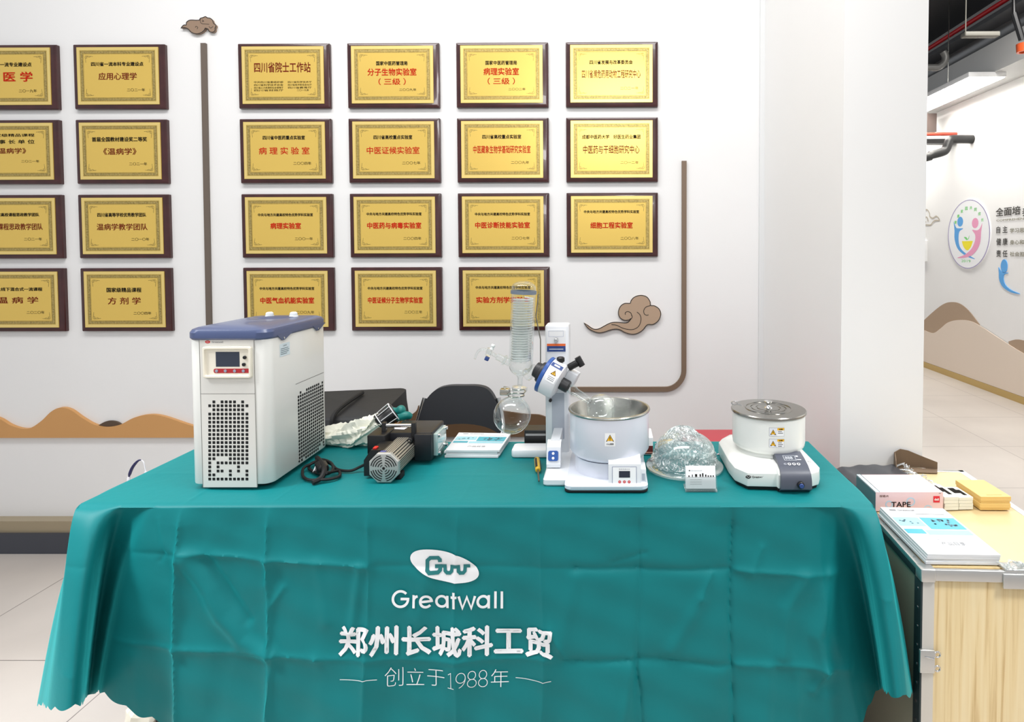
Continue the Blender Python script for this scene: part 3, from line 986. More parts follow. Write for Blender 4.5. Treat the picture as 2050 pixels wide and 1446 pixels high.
def hem_of(side, x, y):
    if side == 'front':
        tl, tr = x - TX0, TX1 - x
        if tl < .62:
            return ctrl(LEFT, tl), min(1, max(0, (tl - .18) / .12))
        if tr < .45:
            return ctrl(RIGHT, tr), min(1, max(0, (tr - .14) / .12))
        return (x, 1.285, .235), 1.0
    if side == 'left':
        return ctrl(LEFT, -(y - TY0)), 0.0
    if side == 'right':
        return ctrl(RIGHT, -(y - TY0)), 0.0
    k = (x - TX0) / (TX1 - TX0)
    a, b = LEFT[0][1:], RIGHT[0][1:]
    if k < .1:
        s = k / .1
        return (a[0] + (TX0 + .1 * (TX1 - TX0) - a[0]) * s, a[1] + (1.79 - a[1]) * s, .30), 0.0
    if k > .9:
        s = (1 - k) / .1
        return (b[0] + (TX0 + .9 * (TX1 - TX0) - b[0]) * s, b[1] + (1.79 - b[1]) * s, .32), 0.0
    return (x, 1.79, .30), 0.0


NX, NY, NV = 600, 72, 120
xs = [TX0 + (TX1 - TX0) * i / NX for i in range(NX + 1)]
ys = [TY0 + (TY1 - TY0) * j / NY for j in range(NY + 1)]
bm = B()
grid = []
for j, y in enumerate(ys):
    row = []
    for i, x in enumerate(xs):
        e = min(min(x - TX0, TX1 - x), min(y - TY0, TY1 - y))
        k = min(1, max(0, e / .03))
        z = .752 - .005 * (1 - min(1, (y - TY0) / .014)) ** 2 + k * (max(0, crease(x, y, .22)) + .0010 * max(0, sin(x * 15 + y * 9) * sin(y * 21 - x * 6)) + .003 * math.exp(-abs(y - 1.50 - .01 * sin(x * 5)) / .008) * .25)
        row.append(bm.verts.new((x, y, z)))
    grid.append(row)
for j in range(NY):
    for i in range(NX):
        bm.faces.new((grid[j][i], grid[j][i + 1], grid[j + 1][i + 1], grid[j + 1][i]))
per = [('front', grid[0][i]) for i in range(NX)] + [('right', grid[j][NX]) for j in range(NY)] + [('back', grid[NY][i]) for i in range(NX, 0, -1)] + [('left', grid[j][0]) for j in range(NY, 0, -1)]
n = len(per)
cols = []
arc = 0.0
prev_h = None
for side, v0 in per:
    x, y = v0.co.x, v0.co.y
    (hx, hy, hz), cw = hem_of(side, x, y)
    if prev_h is not None:
        arc += sqrt((hx - prev_h[0]) ** 2 + (hy - prev_h[1]) ** 2)
    prev_h = (hx, hy)
    hz -= 0.009 * abs(sin(arc * pi / 0.055)) * (.35 if (side == 'front' and .09 < x - TX0 < .18) else 1)
    col = [v0]
    for k in range(1, NV + 1):
        v = (k / NV) ** 1.25
        h = v ** (.56 + .44 * cw)
        px, py, pz_ = x + (hx - x) * h, y + (hy - y) * h, v0.co.z + (hz - v0.co.z) * v
        if side == 'front':
            w = min(1, v * 12)
            py -= front_disp(px, pz_) * w * (0.25 + .75 * cw)
        elif side in ('left', 'right'):
            sg = -1 if side == 'left' else 1
            px += sg * v * (.006 * sin(y * 30 + 1) + .004 * sin(y * 55 + pz_ * 9))
        col.append(bm.verts.new((px, py, pz_)))
    cols.append(col)
for i in range(n):
    a, b = cols[i], cols[(i + 1) % n]
    for k in range(NV):
        bm.faces.new((a[k], a[k + 1], b[k + 1], b[k]))
M_CLOTH = mat('teal_polyester', (14, 114, 117), 0.5, spec=0.2, bump=0.10, bscale=45)
_p = M_CLOTH.node_tree.nodes['Principled BSDF']
_p.inputs['Sheen Weight'].default_value = 0.5
_p.inputs['Sheen Roughness'].default_value = 0.35
_p.inputs['Sheen Tint'].default_value = (0.06, 0.85, 0.88, 1)
cloth = tag(obj('tablecloth', bm, M_CLOTH, None, 60), 'teal printed tablecloth with scalloped hem draped over the long table', 'tablecloth')


def cloth_uv(px, py):
    y = 1.30
    for _ in range(3):
        p = at(px, py, y)
        y = TY0 - .03 * min(1, max(0, (.752 - p.z) / .512))
    return (p.x, p.z)


def k9(x, y):
    return cloth_uv(660 + x * .22927, 1080 + y * .22923)


flat = lambda u, v, d: (u, 0.0, v)


def on_cloth(name, bm, m, d=0.0024):
    for ax, lo, hi, st in (((1, 0, 0), -.63, -.1, .004), ((0, 0, 1), .33, .66, .004)):
        q = lo
        while q < hi:
            bmesh.ops.bisect_plane(bm, geom=bm.verts[:] + bm.edges[:] + bm.faces[:], plane_co=[a * q for a in ax], plane_no=ax)
            q += st
    for v in bm.verts:
        x, z = v.co.x, v.co.z
        v.co = (x, front_y(x, z) - d, z)
    return obj(name, bm, m, cloth, 60)


M_PRINT = mat('white_cloth_print', (232, 234, 236), 0.55)
bm = B()
ctr = k9(1004, 230)
ax = 0.0
el = []
for k in range(56):
    t = 2 * pi * k / 56
    a_, b_ = 310 * cos(t), 128 * sin(t)
    r_ = radians(17)
    el.append(k9(1004 + a_ * cos(r_) - b_ * sin(r_), 230 + a_ * sin(r_) * .95 + b_ * cos(r_)))
f = bm.faces.new([bm.verts.new((u, 0, v)) for u, v in el])
on_cloth('printed_oval', bm, M_PRINT)
bm = B()
gp = [(966, 194), (966, 172), (950, 154), (884, 154), (858, 178), (856, 262), (876, 284), (948, 284), (966, 266), (968, 231), (922, 231)]
stroke(bm, [k9(*p) for p in gp], 0.0085, flat, 0)
gp = [(968, 231), (1008, 231), (1010, 272), (1026, 289), (1052, 289), (1068, 272), (1070, 234), (1126, 234), (1128, 274), (1142, 290), (1168, 290), (1182, 274), (1185, 230), (1228, 230)]
stroke(bm, [k9(*p) for p in gp], 0.0078, flat, 0)
on_cloth('printed_monogram', bm, mat('teal_print', (24, 112, 114), 0.55), 0.0034)


def arcp(cx, cy, r, a0, a1, n=22, ry=None):
    ry = r if ry is None else ry
    return [(cx + r * cos(radians(a0 + (a1 - a0) * k / n)), cy + ry * sin(radians(a0 + (a1 - a0) * k / n))) for k in range(n + 1)]


bm = B()
SW = .0056
L_ = [arcp(622, 517, 66, -42, -360, 30) + [(622, 517)],
      [(738, 480), (738, 592)], arcp(780, 530, 42, 180, 262, 8),
      [(798, 537), (892, 533)] + arcp(845, 537, 48, -5, -318, 26),
      arcp(980, 540, 47, 0, 360, 28), [(1030, 488), (1030, 598)],
      [(1086, 455), (1086, 600)], [(1060, 500), (1112, 500)],
      [(1130, 490), (1162, 596), (1200, 500), (1238, 598), (1270, 494)],
      arcp(1340, 546, 47, 0, 360, 28), [(1388, 492), (1388, 606)],
      [(1446, 460), (1446, 606)], [(1502, 460), (1502, 608)]]
for ln in L_:
    stroke(bm, [k9(*p) for p in ln], SW, flat, 0)
on_cloth('printed_name', bm, M_PRINT)
bm = B()
sh = lambda u, v, d: (u, 0.0, v - (u + .37) * .017)
a_, b_ = k9(100, 760), k9(1945, 1010)
text(bm, '郑州长城科工贸', (a_[0] + b_[0]) / 2, (a_[1] + b_[1]) / 2, b_[0] - a_[0], a_[1] - b_[1], sh, 0, 0, 0.032)
on_cloth('printed_company_line', bm, M_PRINT)
bm = B()
for ch_, x0_, x1_, y0_, y1_ in (('创', 485, 640, 1118, 1285), ('立', 668, 822, 1130, 1280), ('于', 850, 1005, 1135, 1283), ('年', 1405, 1560, 1150, 1302)):
    a_, b_ = k9(x0_, y0_), k9(x1_, y1_)
    text(bm, ch_, (a_[0] + b_[0]) / 2, (a_[1] + b_[1]) / 2, b_[0] - a_[0], a_[1] - b_[1], flat, 0, 0, -0.016)
for ln in ([(1040, 1168), (1064, 1150), (1064, 1286)], [(1036, 1286), (1090, 1290)], arcp(1150, 1196, 38, 0, 360, 24, 44), arcp(1110, 1200, 78, 0, 72, 12, 88), arcp(1242, 1186, 32, 0, 360, 22, 36), arcp(1242, 1256, 37, 0, 360, 22, 36), arcp(1336, 1190, 32, 0, 360, 22, 36), arcp(1336, 1260, 38, 0, 360, 22, 36)):
    stroke(bm, [k9(*p) for p in ln], .0015, flat, 0)
stroke(bm, [k9(105, 1200), k9(340, 1194), k9(425, 1206)], 0.0014, flat, 0)
stroke(bm, [k9(1620, 1226), k9(1860, 1240), k9(1935, 1234)], 0.0014, flat, 0)
on_cloth('printed_year_line', bm, M_PRINT)

# ------------------------------------------------------------------ recirculating chiller
CX0, CX1, CY0, CY1 = -1.016, -0.820, 1.40, 1.69
M_CHIL = mat('cream_white_enamel', (224, 224, 219), 0.32, coat=0.3)
M_CHIL_F = mat('warm_grey_front', (216, 214, 208), 0.4)
M_LIDB = mat('slate_blue_plastic', (68, 80, 116), 0.33, coat=0.2)
M_VOID = mat('vent_black', (10, 10, 11), 0.8)
ch = thing('recirculating_chiller', 'tall white cooling machine with a slate blue lid on the teal table', 'chiller', ((CX0 + CX1) / 2, (CY0 + CY1) / 2, TZ + .004))
ZB, ZT = 0.766, 1.118
bm = B(); slab(bm, CX0, CX1, CY0, CY1, ZB, ZT, 0.024, 0.003, n=8); obj('body', bm, M_CHIL, ch, 30)
for x in (CX0 + .03, CX1 - .035):
    for y in (CY0 + .04, CY1 - .05):
        bm = B(); cyl(bm, (x, y, TZ + .004), (x, y, ZB + .002), 0.013); obj('foot', bm, RUBBER, ch)
bm = B(); slab(bm, CX0 + .012, CX1 - .012, CY0 + .02, CY1 - .02, ZB - .006, ZB + .001, 0.02, 0.001); obj('base_pan', bm, BLACK, ch)
# lid: rounded slab that rises a little, with two skirts on each side
bm = B()
loops = []
for ins, z in ((.000, ZT - .001), (-.003, ZT + .003), (-.003, ZT + .016), (.001, ZT + .023), (.010, ZT + .027), (.05, ZT + .030)):
    loops.append([(x, y, z) for x, y in rrect(CX0 + ins, CX1 - ins, CY0 + ins - .003, CY1 - ins, max(.03 - ins * .3, .012), 8)])
loft(bm, loops)
for s, xx in ((1, CX1 + .0005), (-1, CX0 - .0005)):
    for ya, yb in ((CY0 + .045, CY0 + .10), (CY0 + .218, CY0 + .268)):
        prism(bm, [(ya - .012, ZT + .006), (ya + .012, ZT - .011), (ya + .022, ZT - .011), (yb + .01, ZT + .006)], lambda u, v, d: (xx + s * d, u, v), 0, .003)
lid = obj('lid', bm, M_LIDB, ch, 30)
for yy in (CY0 + .062, CY0 + .235):
    bm = B(); cyl(bm, (CX1 + .003, yy, ZT - .006), (CX1 + .0055, yy, ZT - .006), .0028, bev=.0008); obj('screw', bm, CHROME, lid)
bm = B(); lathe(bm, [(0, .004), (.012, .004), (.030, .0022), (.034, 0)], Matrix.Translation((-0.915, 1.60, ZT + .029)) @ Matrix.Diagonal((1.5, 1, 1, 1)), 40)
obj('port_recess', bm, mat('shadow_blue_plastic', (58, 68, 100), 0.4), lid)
for px in (540, 588):
    q = at(px, 640, 1.615)
    bm = B(); cyl(bm, (q.x, 1.615, ZT + .029), (q.x, 1.615, ZT + .043), .0105, .0095, bev=.003); cyl(bm, (q.x, 1.615, ZT + .027), (q.x, 1.615, ZT + .0325), .012, bev=.001)
    obj('port_cap', bm, mat('white_cap', (226, 230, 228), 0.4), ch)


def chf(px, py, y=CY0):
    p = at(px, py, y)
    return (p.x, p.z)


def c1(x, y):
    return chf(370 + x * .27656, 600 + y * .27656)


ff = lambda u, v, d: (u, CY0 - d, v)
bm = B()
a_, b_ = c1(134, 1358), c1(502, 284)
prism(bm, rrect(a_[0], b_[0], a_[1], b_[1], .0008, 2), ff, -.001, .0012)
fp = obj('front_panel', bm, M_CHIL_F, ch)
bm = B()
s_ = c1(0, 682)[1]
rect(bm, a_[0], b_[0], s_ - .0005, s_ + .0005, ff, .0014, 0)
for uu in (a_[0], b_[0]):
    rect(bm, uu - .0006, uu + .0006, a_[1], b_[1], ff, .0014, 0)
obj('panel_seam', bm, mat('seam_shadow_line', (110, 108, 104), 0.7), fp, 0)
bm = B()
PAT = ['0101111010', '1111111111', '0111111110'] + ['1111111111'] * 11 + ['1100011111', '1011111111', '1010000100', '1011010101', '1100010001', '1111111111']
hx = [183, 213, 243, 272, 302, 332, 362, 391, 421, 452]
hy = [740, 768, 797, 828, 858, 887, 917, 946, 976, 1005, 1034, 1064, 1093, 1122, 1151, 1181, 1210, 1240, 1268, 1298]
for r_, row in enumerate(PAT):
    for c_, b in enumerate(row):
        if b == '1':
            u, v = c1(hx[c_], hy[r_])
            prism(bm, rrect(u - .0034, u + .0034, v - .0034, v + .0034, .0008, 2), ff, .0010, .0014)
obj('front_vent', bm, M_VOID, fp, 0)
# control bezel
a_, b_ = c1(146, 564), c1(490, 338)
bz_c = ((a_[0] + b_[0]) / 2, (a_[1] + b_[1]) / 2)
hwid, hhei = (b_[0] - a_[0]) / 2, (b_[1] - a_[1]) / 2
bm = B()
lo = [[(bz_c[0] + x, CY0 - d, bz_c[1] + z) for x, z in rrect(-hwid + i, hwid - i, -hhei + i, hhei - i, max(.005 - i * .3, .001), 4)] for i, d in ((0, .0012), (0, .007), (.0015, .009), (.005, .009), (.0065, .0045), (.007, .0040))]
loft(bm, lo)
bz = obj('control_bezel', bm, mat('cream_bezel', (234, 228, 212), 0.4), ch, 25)
bm = B(); rect(bm, *[c1(222, 0)[0], c1(394, 0)[0]], c1(0, 484)[1], c1(0, 377)[1], ff, .0044)
obj('screen', bm, SCREEN, bz, 0)
bm = B()
prism(bm, rrect(c1(205, 0)[0], c1(470, 0)[0], c1(0, 530)[1], c1(0, 498)[1], .004, 4), ff, .004, .0046)
obj('red_strip', bm, mat('crimson_print', (170, 40, 46), 0.4), bz, 0)
for x in (240, 303, 370, 433):
    u, v = c1(x, 514)
    bm = B(); cyl(bm, (u, CY0 - .0044, v), (u, CY0 - .0062, v), .0036, bev=.0006, n=16); obj('button', bm, mat('blue_grey_button', (146, 152, 170), 0.35), bz)
for x, y in ((444, 416), (438, 467)):
    u, v = c1(x, y)
    bm = B(); cyl(bm, (u, CY0 - .004, v), (u, CY0 - .008, v), .0042, bev=.0008, n=16); obj('indicator', bm, BLACK, bz)
bm = B()
u, v = c1(168, 306)
fb = front(u, CY0, v)
disc(bm, 0, 0, .0062, fb, .0016, 0, 24, .0034)
rect(bm, -.003, .003, -.0004, .0004, fb, .0018, 1)
text(bm, 'Greatwall', .0235, -.0002, .027, .0035, fb, .0016, 2, .02)
obj('maker_badge', bm, [mat('red_badge', (196, 40, 40), 0.4), PAPER, GREY_INK], fp, 0)
# side face
sx = lambda u, v, d: (CX1 + d, u, v)
M_SEAM = mat('seam_shadow_line', (110, 108, 104), 0.7)
bm = B()
SH = ['0100111111101', '1111111111111', '1111111111111'] + ['1111111111111'] * 15 + ['1111111111111', '1111111111101', '0101111111000']
y0_, z0_ = CY0 + .131, .955
for r_, row in enumerate(SH):
    for c_, b in enumerate(row):
        if b == '1':
            u, v = y0_ + c_ * .0107, z0_ - r_ * .0090
            prism(bm, rrect(u - .0036, u + .0036, v - .0032, v + .0032, .0008, 2), sx, -.0004, .0005)
obj('side_vent', bm, M_VOID, ch, 0)
bm = B(); rect(bm, CY0 + .118, CY1 - .022, .9815, .9828, sx, .0004); obj('side_seam', bm, M_SEAM, ch, 0)
bm = B()
u0, u1, v0, v1 = CY0 + .048, CY0 + .094, 1.066, 1.098
rect(bm, u0, u1, v0, v1, sx, .0005, 0)
um = (u0 + u1) / 2
text(bm, '注意事项', um, v1 - .006, .016, .004, sx, .0008, 1)
for k, w in enumerate((.034, .038, .036, .028)):
    rect(bm, u0 + .004, u0 + .004 + w, v1 - .0135 - k * .0045, v1 - .0120 - k * .0045, sx, .0008, 1)
obj('notice_sticker', bm, [mat('pale_blue_sticker', (214, 228, 234), 0.4), mat('sticker_ink', (90, 110, 120), 0.5)], ch, 0)
for u, v in ((CY0 + .128, .776), (CY1 - .030, .776)):
    bm = B(); cyl(bm, (CX1 - .001, u, v), (CX1 + .002, u, v), .003, n=12, bev=.0008); obj('screw', bm, BLACK, ch)

# ------------------------------------------------------------------ vacuum pump
M_PUMP = mat('champagne_aluminium', (186, 180, 166), 0.36, 0.55)
M_PBLK = mat('black_cast_iron', (24, 25, 30), 0.42)
pm = thing('vacuum_pump', 'small vacuum pump with ribbed champagne motor and black pump body', 'pump', (-0.53, 1.52, TZ + .004))
mc = at(768, 938, 1.435)
R_ = 0.0365


def octo(r, c=.42):
    k = r * c
    return [(r, -k), (r, k), (k, r), (-k, r), (-r, k), (-r, -k), (-k, -r), (k, -r)]


bm = B()
prof = []
oc = octo(R_ - .003)
for i in range(8):                                   # ribbed octagon section
    a, b = Vector(oc[i]), Vector(oc[(i + 1) % 8])
    t = (b - a)
    L = t.length
    t.normalize()
    nn = Vector((t.y, -t.x))
    m_ = 5 if L > .028 else 4
    prof.append(tuple(a))
    for k in range(m_):
        s0 = L * (k + .22) / m_
        s1 = L * (k + .62) / m_
        for s, h in ((s0, 0), (s0 + .0003, -.0032), (s1 - .0003, -.0032), (s1, 0)):
            q = a + t * s + nn * h
            prof.append((q.x, q.y))
prism(bm, prof, lambda u, v, d: (mc.x + u, 1.437 + d, mc.z + v), .008, .135)
for i in range(8):
    a, b = Vector(oc[i]), Vector(oc[(i + 1) % 8])
    t = (b - a); L = t.length; t.normalize(); nn = Vector((t.y, -t.x))
    m_ = 5 if L > .028 else 4
    for k in range(m_):
        s0, s1 = a + t * (L * (k + .24) / m_), a + t * (L * (k + .60) / m_)
        faces(bm, [(mc.x + q.x, 1.437 + d, mc.z + q.y) for q, d in ((s0 - nn * .0006, .010), (s1 - nn * .0006, .010), (s1 - nn * .0006, .133), (s0 - nn * .0006, .133))], [(0, 1, 2, 3)], 1)
mo = obj('motor_housing', bm, [M_PUMP, M_VOID], pm, 20)
bm = B()
lo = []
for ins, d in ((.0, .012), (0, .003), (.0012, .0008), (.004, 0)):
    lo.append([(mc.x + u, 1.435 + d, mc.z + v) for u, v in octo(R_ - ins, .45)])
loft(bm, lo)
ec = obj('end_cover', bm, mat('satin_aluminium', (184, 184, 180), 0.4, 0.5), pm, 25)
bm = B()
fe2 = front(mc.x, 1.435, mc.z)
disc(bm, 0, 0, .0035, fe2, .0006, 0, 16)
for r_ in (.0085, .0145, .0205, .0265, .0318):
    for q in range(4):
        a0 = 90 * q + 5 + 60 * .004 / r_ * .5
        if r_ > .03 and q >= 0:
            a0 += 3
        stroke(bm, arcp(0, 0, r_, a0, 90 * q + 90 - (a0 - 90 * q), 14), .0024 if r_ > .01 else .002, fe2, .0005, 0)
obj('cooling_slots', bm, M_VOID, ec, 0)
bm = B()
prism(bm, [(-.004, 0), (.010, 0), (.010, .0006), (-.004, .0006)], lambda u, v, d: (mc.x - .012 + u, 1.45 + d, mc.z + R_ - .002 + v), 0, .012)
obj('blue_sticker', bm, mat('blue_sticker', (70, 76, 140), 0.4), mo, 0)
pl, pr = at(800, 938, 1.575).x, at(866, 938, 1.575).x
bm = B(); slab(bm, pl - .03, pr, 1.572, 1.69, TZ + .012, .838, .006, .004)
ph = obj('pump_body', bm, M_PBLK, pm)
bm = B(); slab(bm, at(829, 900, 1.565).x, pr + .001, 1.562, 1.575, TZ + .014, .836, .004, .003)
obj('front_cover', bm, M_PBLK, pm)
bm = B(); slab(bm, pr - .001, pr + .012, 1.585, 1.67, TZ + .02, .83, .003, .002)
sgl = obj('oil_sight_glass', bm, mat('pale_green_glass', (176, 198, 196), 0.12, 0.2, coat=0.6), pm)
for y in (1.592, 1.662):
    for z in (TZ + .026, .824):
        bm = B(); cyl(bm, (pr + .010, y, z), (pr + .018, y, z), .005, n=12, bev=.001); obj('bolt', bm, CHROME, sgl)
for px in (770, 829):
    u = at(px, 870, 1.575).x
    bm = B(); slab(bm, u - .0055, u + .0055, 1.566, 1.582, .79, .866, .003, .002); obj('handle_post', bm, BLACK, pm)
u0, u1 = at(770, 870, 1.575).x, at(829, 870, 1.575).x
bm = B(); cyl(bm, (u0, 1.574, .857), (u1, 1.574, .857), .005); obj('handle_bar', bm, CHROME, pm)
bm = B(); cyl(bm, (at(822, 882, 1.56).x, 1.566, .822), (at(822, 882, 1.56).x, 1.552, .822), .007, n=16, bev=.001); obj('bolt', bm, BLACK, pm)
bm = B(); cyl(bm, (at(822, 882, 1.56).x, 1.553, .822), (at(822, 882, 1.56).x, 1.550, .822), .003, n=12); obj('bolt_head', bm, CHROME, pm)
bm = B(); T_ = Matrix.Translation((at(800, 865, 1.62).x, 1.62, .8385)) @ Matrix.Rotation(radians(-8), 4, 'Z'); box(bm, -.024, .024, -.02, .02, 0, .0008, 0, T_); obj('paper_label', bm, PAPER, ph, 0)
bl = at(729, 930, 1.47).x
bm = B()
prism(bm, [(0, TZ + .01), (.05, TZ + .01), (.05, .826), (.018, .826), (0, .80)], lambda u, v, d: (bl + u, 1.468 + d, v), 0, .07)
sb = obj('switch_box', bm, BLACK, pm, 20)
q = at(748, 899, 1.466)
bm = B(); slab(bm, q.x - .006, q.x + .004, 1.474, 1.490, .8255, .830, .002, .001); obj('rocker_switch', bm, mat('signal_red', (200, 40, 34), 0.35), sb)
bm = B(); slab(bm, at(742, 885, 1.56).x, at(778, 885, 1.56).x, 1.535, 1.61, .79, .842, .005, .003); obj('terminal_box', bm, BLACK, pm)
for x in (mc.x - .026, mc.x + .026):
    bm = B(); slab(bm, x - .007, x + .007, 1.46, 1.49, TZ + .004, mc.z - R_ + .012, .003, .001); obj('foot', bm, RUBBER, pm)
for x in (pl - .015, pr - .018):
    bm = B(); slab(bm, x - .01, x + .01, 1.60, 1.63, TZ + .004, TZ + .014, .003, .001); obj('foot', bm, RUBBER, pm)


def tz(px, py, h=.004):
    v = ROT.transposed() @ Vector(((px - PX0) / F_PX, 1.0, -(py - PY0) / F_PX))
    t = (TZ + .004 + h - CAM_H) / v.z
    return Vector((v.x * t, v.y * t, TZ + .004 + h))


def c2(x, y):
    return (590 + x * .2195, 760 + y * .2196)


pts = [tz(*c2(650, 770), .022), tz(*c2(590, 800), .012), tz(*c2(520, 830), .006), tz(*c2(450, 832), .005), tz(*c2(380, 815), .005), tz(*c2(330, 770), .010), tz(*c2(250, 745), .012), tz(*c2(160, 760), .010), tz(*c2(130, 810), .006), tz(*c2(200, 850), .008), tz(*c2(300, 860), .012), tz(*c2(350, 820), .014), tz(*c2(330, 760), .016), tz(*c2(240, 730), .018), tz(*c2(150, 770), .016), tz(*c2(80, 810), .010), tz(*c2(75, 880), .005), tz(*c2(130, 915), .005), tz(*c2(230, 915), .008), tz(*c2(340, 905), .006), tz(*c2(410, 880), .005), tz(*c2(400, 835), .007), tz(*c2(330, 845), .018), tz(*c2(290, 850), .022)]
bm = B(); tube(bm, smooth_path(pts, 8), .0036, 8)
pc = obj('power_cord', bm, RUBBER, pm)
q = tz(*c2(285, 845), .0)
bm = B(); T_ = Matrix.Translation((q.x - .006, q.y - .01, TZ + .012)) @ Matrix.Rotation(radians(35), 4, 'Z')
slab(bm, -.014, .014, -.026, .024, 0, .02, .008, .005, T=T_)
pg = obj('plug', bm, BLACK, pc)
q = tz(*c2(215, 860), .0)
bm = B(); T_ = Matrix.Translation((q.x, q.y - .004, TZ + .016)) @ Matrix.Rotation(radians(14), 4, 'Y') @ Matrix.Rotation(radians(60), 4, 'X')
box(bm, -.009, .009, -.008, .008, -.001, .001, 0, T_)
box(bm, -.006, .003, -.004, .002, .001, .0016, 1, T_)
obj('cord_tag', bm, [PAPER, GREY_INK], pc, 0)
# tied middle of the coiled cord
a, b = tz(*c2(205, 720), .012), tz(*c2(300, 900), .012)
bm = B(); tube(bm, smooth_path([tz(*c2(205, 715), .014), tz(*c2(250, 770), .024), tz(*c2(270, 830), .022), tz(*c2(240, 900), .010), tz(*c2(160, 940), .006)], 8), .0065, 8)
obj('cord_bundle', bm, RUBBER, pc)
# ------------------------------------------------------------------ rotary evaporator
TT = TZ + .004


def c3(x, y):
    return (930 + x * .325, 540 + y * .325)


def e3(x, y, Y):
    return at(*c3(x, y), Y)


M_EVA = mat('ice_white_enamel', (226, 229, 233), 0.34, coat=0.25)
M_EVB = mat('royal_blue_plastic', (44, 86, 158), 0.35)
M_CHAR = mat('charcoal_plastic', (38, 39, 42), 0.45)
EY = 1.56
ev = thing('rotary_evaporator', 'glass rotary evaporator with tilted blue-ringed head on a white column stand', 'rotary evaporator', (-.14, 1.6, TT))
bm = B(); slab(bm, -.277, .02, 1.612, 1.675, TT, TT + .022, .012, .005); obj('cross_foot', bm, M_EVA, ev)
bm = B()
lo = []
for ins, z in ((.003, TT), (0, TT + .004), (0, TT + .015), (.004, TT + .020)):
    lo.append([(x, y, z) for x, y in rrect(-.166 + ins, -.104 - ins, 1.417 + ins, 1.65, .008)])
loft(bm, lo)
obj('front_foot', bm, M_EVA, ev)
cx0, cx1 = e3(492, 0, 1.60).x, e3(640, 0, 1.60).x
ztop = e3(0, 345, 1.60).z
bm = B(); slab(bm, cx0, cx1, 1.60, 1.672, TT + .018, ztop, .009, .005)
co = obj('column', bm, M_EVA, ev)
ffc = lambda u, v, d: (u, 1.60 - d, v)
bm = B()
g0, g1 = e3(533, 0, 1.60).x, e3(610, 0, 1.60).x
prism(bm, rrect(g0, g1, e3(0, 1045, 1.6).z, e3(0, 760, 1.6).z, .003), ffc, 0, .0006)
obj('guide_slot', bm, mat('grey_guide', (176, 182, 192), 0.4), co, 20)
bm = B()
a, b = e3(508, 505, 1.6), e3(622, 372, 1.6)
prism(bm, rrect(a.x, b.x, a.z, b.z, .002), ffc, 0, .0012, 0)
hh = b.z - a.z
rect(bm, a.x, b.x, a.z, a.z + hh * .26, ffc, .0014, 1)
rect(bm, a.x, b.x, a.z + hh * .26, a.z + hh * .37, ffc, .0014, 2)
stroke(bm, [(a.x + .005, b.z - hh * .04), (b.x - .006, b.z - hh * .04), (b.x - .006, b.z - hh * .30), (a.x + .005, b.z - hh * .30)], .0008, ffc, .0015, 3, True)
rect(bm, a.x + .006, b.x - .006, a.z + hh * .10, a.z + hh * .13, ffc, .0016, 0)
cp = obj('control_panel', bm, [PAPER, BLUE_INK, mat('orange_print', (232, 108, 50), 0.45), mat('pale_line', (176, 184, 206), 0.5)], ev, 0)
k = e3(565, 432, 1.598)
bm = B(); cyl(bm, (k.x, 1.599, k.z), (k.x, 1.585, k.z), .0058, .0048, bev=.001); obj('speed_knob', bm, CHROME, cp)
# lift control arm with two buttons, reaching out over the front foot
bm = B()
a, b = at(1094, 910, 1.48), at(1122, 910, 1.48)
prism(bm, [(1.515, .838), (1.500, .834), (1.489, .826), (1.477, .786), (1.479, .777), (1.50, .776), (1.515, .785)], lambda u, v, d: (d, u, v), a.x, b.x)
prism(bm, [(1.60, .842), (1.51, .838), (1.51, .80), (1.60, .81)], lambda u, v, d: (d, u, v), a.x + .008, b.x - .004)
arm = obj('lift_control', bm, M_EVA, ev, 25)
bm = B()
pa = at(1107.5, 910, 1.482)
T_ = Matrix.Translation((pa.x, 1.4822, .806)) @ Matrix.Rotation(radians(-16.7), 4, 'X')
fl = lambda u, v, d: T_ @ Vector((u, -d, v))
prism(bm, rrect(-.0128, .0128, -.0125, .0125, .005), fl, -.004, .0022)
pad = obj('button_pad', bm, M_EVB, arm, 25)
for v in (.006, -.0055):
    bm = B()
    stroke(bm, arcp(0, v, .0026, 0, 360, 20), .0016, fl, .0026, 0)
    disc(bm, 0, v, .0022, fl, .0025, 0, 16)
    obj('push_button', bm, PAPER, pad, 0)
# tilted head
AX = Vector((cos(radians(27)), -.16, -sin(radians(27)))).normalized()
hc = e3(515, 655, EY - .02)
M_WARN = mat('warning_yellow', (236, 178, 30), 0.5)


def along(d, off=(0, 0, 0)):
    return hc + AX * d + Vector(off)


bm = B(); lathe(bm, [(0, 0), (.047, 0), (.0495, .002), (.0495, .009), (.047, .011), (0, .011)], axis_T(along(-.014), AX), 56)
ring = obj('blue_ring', bm, M_EVB, ev)
bm = B(); lathe(bm, [(0, 0), (.0485, 0), (.0485, .03), (.046, .036), (.036, .040), (.024, .042), (0, .042)], axis_T(along(-.003), AX), 56)
hd = obj('drive_head', bm, M_EVA, ev)
bm = B(); lathe(bm, [(0, 0), (.014, 0), (.0195, .002), (.0215, .014), (.0265, .0155), (.0285, .019), (.0285, .026), (0, .026)], axis_T(along(-.041), AX), 40)
for q in range(18):
    t = 2 * pi * q / 18
obj('gland_nut', bm, M_CHAR, ev)
bm = B(); T_ = axis_T(along(.036), AX); lathe(bm, [(.012, 0), (.0165, .002), (.0165, .024), (.014, .027), (.011, .027)], T_, 24); obj('flask_clamp_nut', bm, M_CHAR, ev)
q = e3(662, 665, EY + .015)
bm = B(); T_ = axis_T(q, AX); slab(bm, -.018, .018, -.02, .02, -.016, .014, .005, .003, T=T_); obj('motor_cover', bm, M_EVA, ev)
